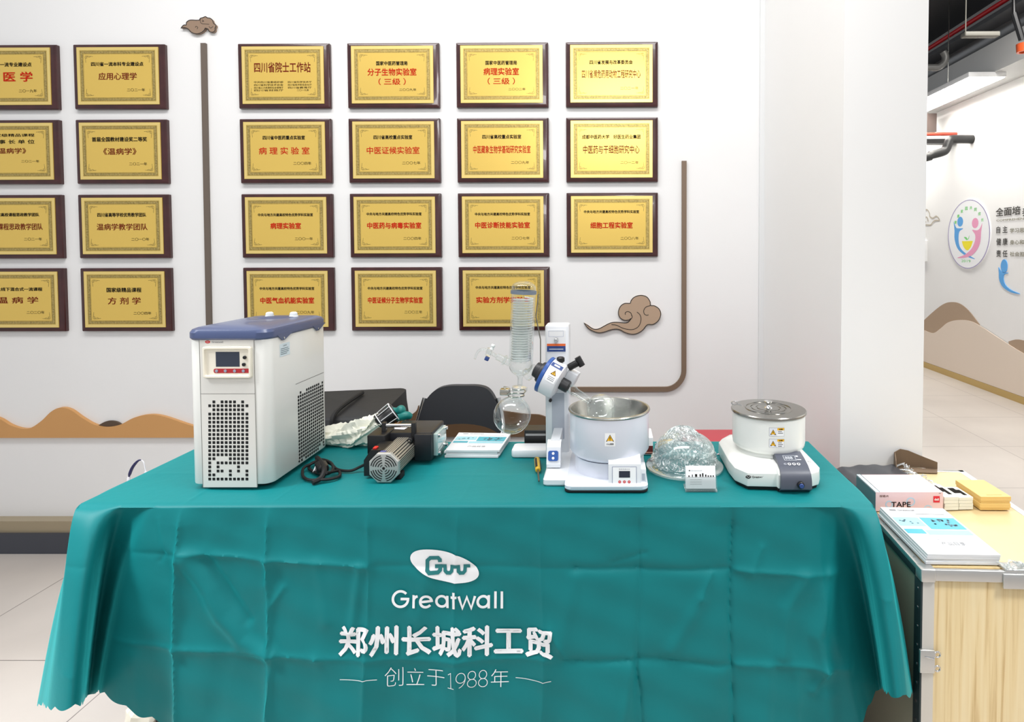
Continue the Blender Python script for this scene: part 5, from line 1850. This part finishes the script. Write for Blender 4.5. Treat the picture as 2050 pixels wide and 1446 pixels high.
lathe(bm, [(.012, -.012), (.026, -.008), (.028, -.002), (.025, .004), (.027, Lb * .5), (.028, Lb), (.026, Lb + .005), (0, Lb + .005)], T_, 28)
cu = obj('cuff', bm, BLACK, bd)
bm = B()
for q in range(9):
    t = 2 * pi * q / 9
    tube(bm, [T_ @ Vector((.0285 * cos(t), .0285 * sin(t), .004)), T_ @ Vector((.032 * cos(t), .032 * sin(t), Lb))], .0011, 6)
tube(bm, [T_ @ Vector((.0315 * cos(t), .0315 * sin(t), Lb + .001)) for t in [2 * pi * k / 28 for k in range(28)]], .0016, 6, closed=True)
tube(bm, [T_ @ Vector((.0295 * cos(t), .0295 * sin(t), .0)) for t in [2 * pi * k / 28 for k in range(28)]], .0016, 6, closed=True)
obj('white_ribs', bm, PAPER, cu)
# orange tub with teal glove on it
gx = at(806, 850, 1.75).x
bm = B(); lathe(bm, [(0, TT), (.016, TT), (.018, .815), (.018, .822), (0, .822)], Matrix.Translation((gx, 1.73, 0)), 24); box(bm, gx + .004, gx + .012, 1.711, 1.714, TT + .02, .818, 1)
tag(obj('tub', bm, [mat('amber_plastic', (198, 134, 72), 0.4), PAPER], None), 'small amber tub behind the vacuum pump, under the teal glove', 'tub')
bm = B()
gl_ = [((0, 0, .838), .016), ((-.022, 0, .849), .012), ((-.034, .0, .853), .007)]
tube(bm, smooth_path([(gx - .042, 1.73, .866), (gx - .026, 1.73, .856), (gx - .008, 1.73, .852), (gx + .006, 1.73, .858), (gx + .014, 1.73, .862)], 5), [.003, .004, .006, .0075, .009, .0095, .010, .0105, .011, .012, .0125, .013, .0135, .014, .0145, .014, .013, .012, .011, .009, .006], 14)
tube(bm, smooth_path([(gx - .022, 1.722, .836), (gx + .004, 1.722, .838), (gx + .022, 1.724, .842), (gx + .034, 1.73, .836)], 6), [.006, .0075, .009, .010, .011, .0115, .012, .0125, .013, .013, .013, .0125, .012, .0115, .011, .010, .009, .0085, .007], 14)
tag(obj('glove', bm, mat('teal_rubber', (14, 118, 112), 0.45), None, 60), 'crumpled teal rubber glove resting on the amber tub', 'glove')
# ------------------------------------------------------------------ behind the long table
fcx, fcy = at(920, 800, 2.22).x, 2.22
cw = (at(1004, 800, 2.22).x - at(838, 800, 2.22).x) / 2
zb0, zb1 = at(920, 862, 2.22).z, at(920, 780, 2.22).z
fc2 = thing('folding_chair', 'black padded folding chair standing behind the table against the wall', 'chair', (fcx, 2.1, 0))
ol = [(-cw, zb0 - .005), (-cw * .97, zb0 + .05), (-cw * .86, zb1 - .05), (-cw * .66, zb1 - .012), (-cw * .4, zb1), (0, zb1), (cw * .4, zb1), (cw * .66, zb1 - .012), (cw * .86, zb1 - .05), (cw * .97, zb0 + .05), (cw, zb0 - .005), (cw * .6, zb0 + .012), (0, zb0 + .018), (-cw * .6, zb0 + .012)]
bm = B()
op = curve2(ol[:11], 5) + curve2(ol[10:] + [ol[0]], 4)[1:-1]
bow = lambda u, v, d: (fcx + u, fcy + .05 * (1 - (u / cw) ** 2) - d + (v - zb0) * .25, v)
prism(bm, op, bow, 0, .03)
obj('backrest', bm, mat('black_vinyl', (24, 26, 32), 0.42), fc2, 30)
bm = B()
SEATZ = .45
lo = [[(x, y, z) for x, y in rrect(fcx - cw + .005 + i, fcx + cw - .005 - i, 1.84 + i, 2.19 - i, .05)] for i, z in ((.008, SEATZ - .03), (0, SEATZ - .02), (0, SEATZ - .008), (.012, SEATZ))]
loft(bm, lo); obj('seat', bm, mat('black_vinyl', (24, 26, 32), 0.42), fc2, 30)
for s in (-1, 1):
    bm = B()
    tube(bm, smooth_path([(fcx + s * (cw + .008), 1.86, .012), (fcx + s * (cw + .008), 2.02, .38), (fcx + s * (cw + .006), 2.19, zb0 - .02), (fcx + s * (cw + .004), 2.225, zb0 + .03), (fcx + s * (cw * .90), 2.25, zb1 - .04)], 6), .009, 12)
    obj('leg', bm, CHROME, fc2)
    bm = B()
    tube(bm, [(fcx + s * (cw - .008), 2.26, .012), (fcx + s * (cw - .008), 1.88, .42)], .009, 12)
    obj('leg', bm, CHROME, fc2)
    for y in (1.86, 2.26):
        bm = B(); cyl(bm, (fcx + s * (cw + .008 if y < 2 else cw - .008), y, 0), (fcx + s * (cw + .008 if y < 2 else cw - .008), y, .02), .012)
        obj('foot_cap', bm, RUBBER, fc2)
bm = B(); tube(bm, [(fcx - cw, 2.0, .34), (fcx + cw, 2.0, .34)], .007, 10); obj('stretcher', bm, CHROME, fc2)

# tall black bag on the floor
bx0, bx1 = at(540, 800, 2.0).x, at(769, 800, 2.0).x
zt = at(720, 830, 2.0).z
bg = thing('equipment_bag', 'large black fabric equipment bag standing on the floor behind the white chiller', 'bag', ((bx0 + bx1) / 2, 2.1, 0))
bm = B()
M_BAG = mat('black_nylon', (34, 35, 37), 0.7, bump=0.25, bscale=25)
zt2 = at(720, 793, 2.15).z
lo = []
for ins, z, fy in ((.012, 0, 0), (.0, .012, 0), (.0, .4, -.006), (.004, .70, 0), (.012, zt - .012, .0)):
    lo.append([(x, y + fy, z) for x, y in rrect(bx0 + ins, bx1 - ins * .6, 1.96 + ins, 2.28 - ins, .03, 4)])
lo.append([(x, y, zt + (zt2 - zt) * min(1, max(0, (y - 1.98) / .2)) - abs(x - bx1 + .10) * .07 + .006) for x, y in rrect(bx0 + .02, bx1 - .008, 1.985, 2.265, .03, 4)])
loft(bm, lo)
obj('body', bm, M_BAG, bg, 50)
bm = B(); tube(bm, smooth_path([(bx1 - .16, 1.957, .55), (bx1 - .16, 1.955, zt - .05), (bx1 - .16, 1.985, zt + .012), (bx1 - .16, 2.2, zt2)], 6), .008, 8); obj('strap', bm, mat('black_webbing', (24, 24, 25), 0.8), bg)
bm = B(); tube(bm, [(bx0 + .03, 1.953, zt - .05), (bx1 - .03, 1.953, zt - .045)], .004, 6); obj('zip', bm, BLACK, bg)

# red box on the floor
x0 = at(1368, 870, 1.98).x
zr = .685
bm = B(); slab(bm, x0, x0 + .34, 1.82, 2.09, 0, zr - .035, .004, .002)
rb = thing('storage_box', 'tall red box standing on the floor behind the lidded oil bath', 'box', (x0 + .17, 1.95, 0))
M_REDB = mat('crimson_card', (186, 62, 72), 0.55)
obj('body', bm, M_REDB, rb)
bm = B(); slab(bm, x0 - .003, x0 + .343, 1.817, 2.093, zr - .035, zr, .004, .002); obj('lid', bm, M_REDB, rb)

# white bag with blue cord handle, left of the table
hb = thing('shopping_bag', 'white shopping bag with dark blue cord handle behind the left table end', 'bag', (-1.48, 1.86, 0))
q0, q1 = at(172, 1008, 1.85), at(300, 1000, 1.85)
bm = B()
lo = []
for k, (z, i) in enumerate(((0, .004), (.01, 0), (.30, -.004), (q0.z - .015, .0), (q0.z + .012, .014))):
    lo.append([(x, y, z + ((x - q0.x) * .10 if k == 4 else 0)) for x, y in rrect(q0.x + i, q1.x + .03 - i, 1.80 + i, 1.92 - i, .02, 4)])
loft(bm, lo); obj('body', bm, mat('white_bag_plastic', (232, 230, 236), 0.45), hb, 40)
P = smooth_path([at(256, 970, 1.85), at(259, 952, 1.85), at(266, 935, 1.85), at(278, 922, 1.85), at(287, 925, 1.85), at(291, 940, 1.85), at(293, 955, 1.85), at(293, 975, 1.85)], 6)
bm = B(); tube(bm, P[5:22], [.001 + .0035 * min(1, (k + 1) / 3, (17 - k) / 8) for k in range(17)], 8); hn_ = obj('handle', bm, mat('navy_cord', (22, 22, 76), 0.5), hb)
bm = B(); tube(bm, P[:6], .004, 8); tube(bm, P[21:33], .0018, 8); tube(bm, P[32:], .0045, 8); obj('handle_ends_and_glint', bm, mat('white_bag_plastic', (232, 230, 236), 0.45), hn_)  # white ends, plus a thin white stretch painted as the handle's highlight
pb = at(268, 1444, 1.62)
bm = B()
rr = random.Random(9)
lathe(bm, [(0, 0), (.05, 0), (.055, .01), (.05, .03), (.03, .045), (.012, .052), (.018, .066), (0, .06)], Matrix.Translation((pb.x + .03, 1.64, 0)), 20)
for v in bm.verts:
    v.co += Vector((rr.uniform(-.006, .006), rr.uniform(-.006, .006), 0))
    v.co.z = max(0, v.co.z + rr.uniform(-.004, .004))
wb_ = thing('plastic_bag', 'small crumpled white plastic bag on the floor below the tablecloth hem', 'bag', (pb.x + .03, 1.64, 0))
obj('body', bm, mat('ivory_plastic', (222, 216, 200), 0.5), wb_, 30)
bm = B(); slab(bm, pb.x + .07, pb.x + .16, 1.60, 1.70, 0, .05, .015, .01); tag(obj('shoe_box', bm, BLACK), 'small black box on the floor beside the crumpled white bag', 'box')

# ------------------------------------------------------------------ wooden flight case on the right
CT = .64
Tk = Matrix.Translation((.671, 1.252, 0)) @ Matrix.Rotation(radians(-2.4), 4, 'Z')
CWD, CDP = .40, .585
fcase = thing('flight_case', 'light wood flight case with aluminium edges standing right of the teal table', 'flight case', tuple(Tk @ Vector((CWD / 2, CDP / 2, 0))))


def wood_mat():
    m = bpy.data.materials.new('pale_ash_wood')
    m.use_nodes = True
    nt = m.node_tree
    p = nt.nodes['Principled BSDF']
    tc = nt.nodes.new('ShaderNodeTexCoord')
    mp = nt.nodes.new('ShaderNodeMapping')
    mp.inputs['Scale'].default_value = (70, 70, 2.2)
    n = nt.nodes.new('ShaderNodeTexNoise')
    n.inputs['Scale'].default_value = 1.0
    n.inputs['Detail'].default_value = 6
    n.inputs['Distortion'].default_value = .6
    r = nt.nodes.new('ShaderNodeValToRGB')
    e = r.color_ramp.elements
    e[0].position, e[0].color = .28, (lin(200), lin(166), lin(112), 1)
    e[1].position, e[1].color = .62, (lin(240), lin(220), lin(176), 1)
    x = r.color_ramp.elements.new(.45)
    x.color = (lin(234), lin(210), lin(160), 1)
    nt.links.new(tc.outputs['Object'], mp.inputs[0]); nt.links.new(mp.outputs[0], n.inputs['Vector'])
    nt.links.new(n.outputs['Fac'], r.inputs[0]); nt.links.new(r.outputs[0], p.inputs['Base Color'])
    p.inputs['Roughness'].default_value = 0.45
    return m


M_WOOD = wood_mat()
M_LWOOD = mat('pale_case_top', (206, 184, 138), 0.4, noise=0.03, nscale=12)
M_OLIVE = mat('olive_grey_panel', (150, 148, 128), 0.5)
M_DKRUB = mat('dark_green_rubber', (34, 48, 50), 0.5)
bm = B(); box(bm, .004, CWD - .004, .006, CDP - .004, 0.002, CT - .004, 0, Tk); obj('front_panel', bm, M_WOOD, fcase, 0)
bm = B(); box(bm, .012, CWD - .006, .012, CDP - .006, CT - .006, CT - .0015, 0, Tk); obj('top_panel', bm, M_LWOOD, fcase, 0)
bm = B(); box(bm, .001, .0045, .03, CDP - .02, .02, CT - .03, 0, Tk); obj('side_panel', bm, M_OLIVE, fcase, 0)
bm = B()
slab(bm, 0, .026, 0, .004, 0, CT - .012, .001, .0008, T=Tk); obj('corner_post', bm, mat('pale_aluminium', (216, 212, 204), 0.4, 0.5), fcase)
bm = B(); slab(bm, -.003, .002, .0, .03, 0, CT - .014, .001, .0008, T=Tk)
ru = obj('side_edge', bm, M_DKRUB, fcase)
for k in range(14):
    bm = B(); p = Tk @ Vector((-.003, .014, CT - .05 - k * .042)); q = Tk @ Vector((-.0042, .014, CT - .05 - k * .042)); cyl(bm, p, q, .003, n=10); obj('rivet', bm, CHROME, ru)
bm = B(); slab(bm, -.003, .003, .0, CDP, CT - .030, CT - .012, .001, .0008, T=Tk); obj('side_edge', bm, M_DKRUB, fcase)
bm = B(); slab(bm, -.004, CWD, -.004, .006, CT - .024, CT, .0015, .001, T=Tk); obj('top_edge', bm, ALU, fcase)
bm = B(); slab(bm, -.004, .014, -.004, CDP, CT - .012, CT, .0015, .001, T=Tk)
te = obj('top_edge', bm, ALU, fcase)
for k in range(7):
    bm = B(); p = Tk @ Vector((.006, .05 + k * .08, CT)); cyl(bm, p, p + Vector((0, 0, .0012)), .003, n=10); obj('rivet', bm, CHROME, te)
bm = B(); slab(bm, CWD - .016, CWD + .002, -.004, CDP, CT - .012, CT, .0015, .001, T=Tk); obj('top_edge', bm, mat('white_blue_tape', (222, 230, 238), 0.4), fcase)
bm = B(); slab(bm, -.004, CWD, CDP - .014, CDP + .002, CT - .012, CT, .0015, .001, T=Tk); obj('top_edge', bm, ALU, fcase)
bm = B(); slab(bm, -.006, .026, -.007, .022, CT - .026, CT + .0015, .004, .002, T=Tk); obj('corner_cap', bm, ALU, fcase)
lt_ = [Tk @ Vector((.005, -.002, .437))]
bm = B(); slab(bm, -.006, .026, -.007, 0, .415, .465, .002, .001, T=Tk)
hg = obj('latch', bm, ALU, fcase)
bm = B()
for z in (.424, .455):
    p = Tk @ Vector((.032, -.004, z)); tube(bm, [p + Vector((.006 * cos(t), 0, .006 * sin(t))) for t in [2 * pi * k / 14 for k in range(14)]], .0018, 6, closed=True)
tube(bm, [Tk @ Vector((.004, -.008, .452)), Tk @ Vector((.024, -.008, .448))], .0014, 6)
obj('latch_loop', bm, CHROME, hg)
# butterfly latch wrapped in clear tape near the front edge
lx = .165
bm = B(); slab(bm, lx, lx + .07, -.008, -.003, CT - .036, CT - .004, .003, .002, T=Tk); slab(bm, lx + .006, lx + .065, -.004, .03, CT - .002, CT + .004, .004, .002, T=Tk)
la = obj('butterfly_latch', bm, ALU, fcase)
bm = B()
rr = random.Random(2)
for k in range(9):
    p = Tk @ Vector((lx + .006 + k * .007, -.006, CT + .006))
    tube(bm, smooth_path([p + Vector((rr.uniform(-.01, .01), rr.uniform(-.004, .02), rr.uniform(0, .010))) for _ in range(4)], 4), .0022, 6)
obj('crumpled_tape', bm, thin_glass('tape_film', (.93, .95, .95), .4, .1, .12), la, 40)

# catalogues
Qc = [(.690, 1.268), (.846, 1.264), (.851, 1.495), (.694, 1.503)]
N4 = ['bottom', 'second from bottom', 'second from top', 'topmost']
for k in range(4):
    z = CT + .0018 + k * .0056
    booklet('product_catalogue', 'thick white catalogue with blue pictures on the flight case, %s of its stack' % N4[k], 'catalogues on the flight case', rot_quad(Qc, (0.004, -.006, .003, 0)[k], (-.004, -.002, -.0015, 0)[k], (.0, .001, 0, 0)[k]), z, z + .0054, k == 3, 'catalogue')

# tape carton
tx0, tx1, ty0, ty1, tz0, tz1 = .694, .870, 1.529, 1.650, CT + .0015, CT + .052
M_PINKC = mat('pale_pink_carton', (228, 196, 196), 0.5)
tp = thing('tape_carton', 'pale pink tape carton with a red square, behind the white catalogues', 'carton', ((tx0 + tx1) / 2, (ty0 + ty1) / 2, tz0))
bm = B(); box(bm, tx0, tx1, ty0, ty1, tz0, tz1); bo = obj('body', bm, M_PINKC, tp, 0)
bm = B(); box(bm, tx0 - .0008, tx0, ty0 + .001, ty1 - .001, tz0 + .001, tz1 - .002); obj('side_panel', bm, mat('grey_teal_print', (96, 134, 140), 0.5), tp, 0)
bm = B(); box(bm, tx0, tx0 + .012, ty0 + .001, ty1, tz1, tz1 + .0008, 0); box(bm, tx0 + .010, tx0 + .0115, ty0 + .001, ty1, tz1 + .0008, tz1 + .001, 1); obj('flap', bm, [mat('pale_blue_edge', (190, 222, 232), 0.5), BLACK], tp, 0)
bm = B()
fp_ = front(tx0, ty0, tz0)
W_, H_ = tx1 - tx0, tz1 - tz0
for cx_, cz_, r_ in ((.20, .36, .0085), (.52, .50, .010), (.78, .10, .010), (.12, .08, .004)):
    stroke(bm, [(cx_ * W_ + r_ * cos(2 * pi * k / 24), cz_ * H_ + r_ * sin(2 * pi * k / 24)) for k in range(24)], .003 if r_ > .005 else .004, fp_, .0003, 3 if r_ > .005 else 2, True)
text(bm, 'TAPE', .375 * W_, .36 * H_, .050, .0135, fp_, .0006, 0, .012)
text(bm, '探奇片', .125 * W_, .80 * H_, .024, .006, fp_, .0006, 1, .01)
rect(bm, .855 * W_, .950 * W_, .46 * H_, .80 * H_, fp_, .0005, 2)
text(bm, 'deli', .903 * W_, .63 * H_, .011, .006, fp_, .0008, 4, .03)
rect(bm, .935 * W_, .965 * W_, .94 * H_, .96 * H_, fp_, .0005, 0)
obj('printing', bm, [INK, mat('brown_print', (120, 84, 70), 0.5), mat('bright_red_print', (214, 26, 52), 0.5), mat('pale_blue_ring', (176, 206, 224), 0.5), PAPER], bo, 0)
bm = B(); ft = lambda u, v, d: (tx0 + u, ty0 + v, tz1 + d); prism(bm, curve2([(.085, .062), (.098, .058), (.112, .064), (.100, .060)], 4), ft, .0002, .0004)
obj('top_mark', bm, mat('faint_pink_mark', (214, 196, 196), 0.6), bo, 0)

# flat black garment-like bag and clear sleeve
bm = B()
NXB, NYB = 26, 20
A_, B_, C_, D_ = (.700, 1.655), (.905, 1.655), (.896, 1.845), (.700, 1.822)
f = cover_map(A_, B_, C_, D_, 0)
rr = random.Random(4)
gt = []
for lvl in (0, 1):
    g = []
    for j in range(NYB + 1):
        row = []
        for i in range(NXB + 1):
            u, v = i / NXB, j / NYB
            e = min(u, 1 - u, v, 1 - v)
            h = .006 + .010 * min(1, e / .08) + .0022 * sin(u * 9 + v * 4) + .0016 * sin(u * 23 - v * 14) if lvl else 0
            x, y, _ = f(u, v, 0)
            row.append((x, y, CT + .0016 + (h if lvl else 0)))
        g.append(row)
    gt.append(g)
vs = [p for g in gt for r_ in g for p in r_]
W1 = NXB + 1
off = W1 * (NYB + 1)
fs = []
for j in range(NYB):
    for i in range(NXB):
        a = j * W1 + i
        fs.append((a, a + W1, a + W1 + 1, a + 1)); fs.append((off + a, off + a + 1, off + a + W1 + 1, off + a + W1))
for i in range(NXB):
    fs.append((i, i + 1, off + i + 1, off + i)); a = NYB * W1 + i; fs.append((a + 1, a, off + a, off + a + 1))
for j in range(NYB):
    a = j * W1; fs.append((a + W1, a, off + a, off + a + W1)); a = j * W1 + NXB; fs.append((a, a + W1, off + a + W1, off + a))
faces(bm, vs, fs)
tag(obj('document_bag', bm, mat('glossy_grey_black_film', (62, 63, 68), 0.32), None, 40), 'flat grey-black document bag on the flight case behind the pink carton', 'document bag')
bm = B()
for k in range(16):
    p = Vector((.905 + k * .001, 1.83 - k * .011, CT + .006))
    tube(bm, smooth_path([p + Vector((rr.uniform(-.022, .02), rr.uniform(-.01, .01), rr.uniform(0, .014))) for _ in range(5)], 4), .0018, 6)
tag(obj('plastic_wrap', bm, thin_glass('wrap_film', (.90, .92, .95), .45, .1, .22), None, 40), 'crumpled clear plastic wrap lying along the edge of the black document bag', 'plastic wrap')
# open brown box at the back of the case
ob0, ob1 = Vector((.900, 1.80)), Vector((1.015, 1.80))
bx = thing('open_carton', 'open brown carton at the back of the flight case beside the pillar', 'carton', (.955, 1.82, CT))
M_KR = mat('dark_brown_card', (112, 92, 72), 0.6)
bm = B()
P = [(.893, 1.842, .688), (.915, 1.848, .697), (.940, 1.848, .692), (.975, 1.843, .678), (1.018, 1.822, .664)]
for a, b in zip(P, P[1:]):
    faces(bm, [(a[0], a[1], CT), (b[0], b[1], CT), (b[0], b[1], b[2]), (a[0], a[1], a[2]), (a[0], a[1] + .003, CT), (b[0], b[1] + .003, CT), (b[0], b[1] + .003, b[2]), (a[0], a[1] + .003, a[2])], [(0, 1, 2, 3), (5, 4, 7, 6), (3, 2, 6, 7), (0, 4, 5, 1)])
obj('back_wall', bm, M_KR, bx, 0)
bm = B()
faces(bm, [(.893, 1.842, CT), (.893, 1.842, .688), (.884, 1.815, .672), (.880, 1.80, CT), (.896, 1.842, CT), (.896, 1.842, .688), (.887, 1.815, .672), (.883, 1.80, CT)], [(0, 1, 2, 3), (7, 6, 5, 4), (1, 5, 6, 2), (2, 6, 7, 3)]); obj('side_wall', bm, M_KR, bx, 0)
bm = B(); faces(bm, [(.893, 1.842, CT + .001), (1.018, 1.822, CT + .001), (1.00, 1.79, CT + .001), (.884, 1.80, CT + .001), (.893, 1.842, CT + .003), (1.018, 1.822, CT + .003), (1.00, 1.79, CT + .003), (.884, 1.80, CT + .003)], [(0, 3, 2, 1), (4, 5, 6, 7), (2, 3, 7, 6), (1, 2, 6, 5), (3, 0, 4, 7)]); obj('bottom', bm, M_KR, bx, 0)

# stacks of little white boxes with a black mark
M_IV = mat('ivory_card', (226, 226, 214), 0.5)


def packs(cx, cy, w, d, ang, n, h, where):
    for k in range(n):
        z = CT + .0016 + k * h
        T_ = Matrix.Translation((cx + .0008 * sin(k * 3), cy, z)) @ Matrix.Rotation(ang + .02 * sin(k * 2), 4, 'Z')
        bm = B(); box(bm, -w / 2, w / 2, -d / 2, d / 2, 0, h - .0006, 0, T_)
        lab = 'small white card box, %s of the stack %s' % (('bottom', 'second from bottom', 'second from top', 'topmost')[k], where)
        o = tag(obj('card_box', bm, M_IV, None, 0), lab, 'box', 'small card boxes on the flight case')
        if k == n - 1:
            bm = B(); fm = lambda u, v, dd: T_ @ Vector((u, v, h - .0006 + dd))
            prism(bm, rrect(-w * .36, w * .10, -d * .10, d * .40, .002, 3), fm, .0002, .0005)
            rect(bm, w * .06, w * .34, -d * .3, d * .22, fm, .0004)
            obj('black_mark', bm, INK, o, 0)


packs(.894, 1.578, .038, .085, radians(3), 4, .0088, 'touching the pink carton')
packs(.9345, 1.573, .038, .068, radians(3), 4, .0082, 'nearer the kraft boxes')
M_KRAFT = mat('golden_kraft_card', (226, 190, 116), 0.5)
for k, lab in ((0, 'golden kraft box on the flight case, lower one of the pair'), (1, 'golden kraft box resting on top of a similar box on the flight case')):
    z = CT + .0016 + k * .0185
    T_ = Matrix.Translation((1.011, 1.590, z)) @ Matrix.Rotation(radians(-.6 + k * 1.0), 4, 'Z')
    kb_ = thing('kraft_box', lab, 'box', (1.011, 1.590, z), 'kraft boxes on the flight case')
    bm = B(); slab(bm, -.0385, .0385, -.055, .055, 0, .0085, .001, .0006, T=T_); obj('tray', bm, M_KRAFT, kb_, 20)
    bm = B(); slab(bm, -.040, .040, -.0565, .0565, .0060, .0180, .001, .0008, T=T_); kl = obj('lid', bm, M_KRAFT, kb_, 20)
    if k == 1:
        bm = B(); box(bm, -.018, .022, -.046, -.0445, .0180, .0183, 0, T_); obj('thumb_slot', bm, mat('brown_slot', (150, 110, 54), 0.6), kl, 0)

if _fo.name in COL.objects:
    COL.objects.unlink(_fo)
bpy.data.objects.remove(_fo)
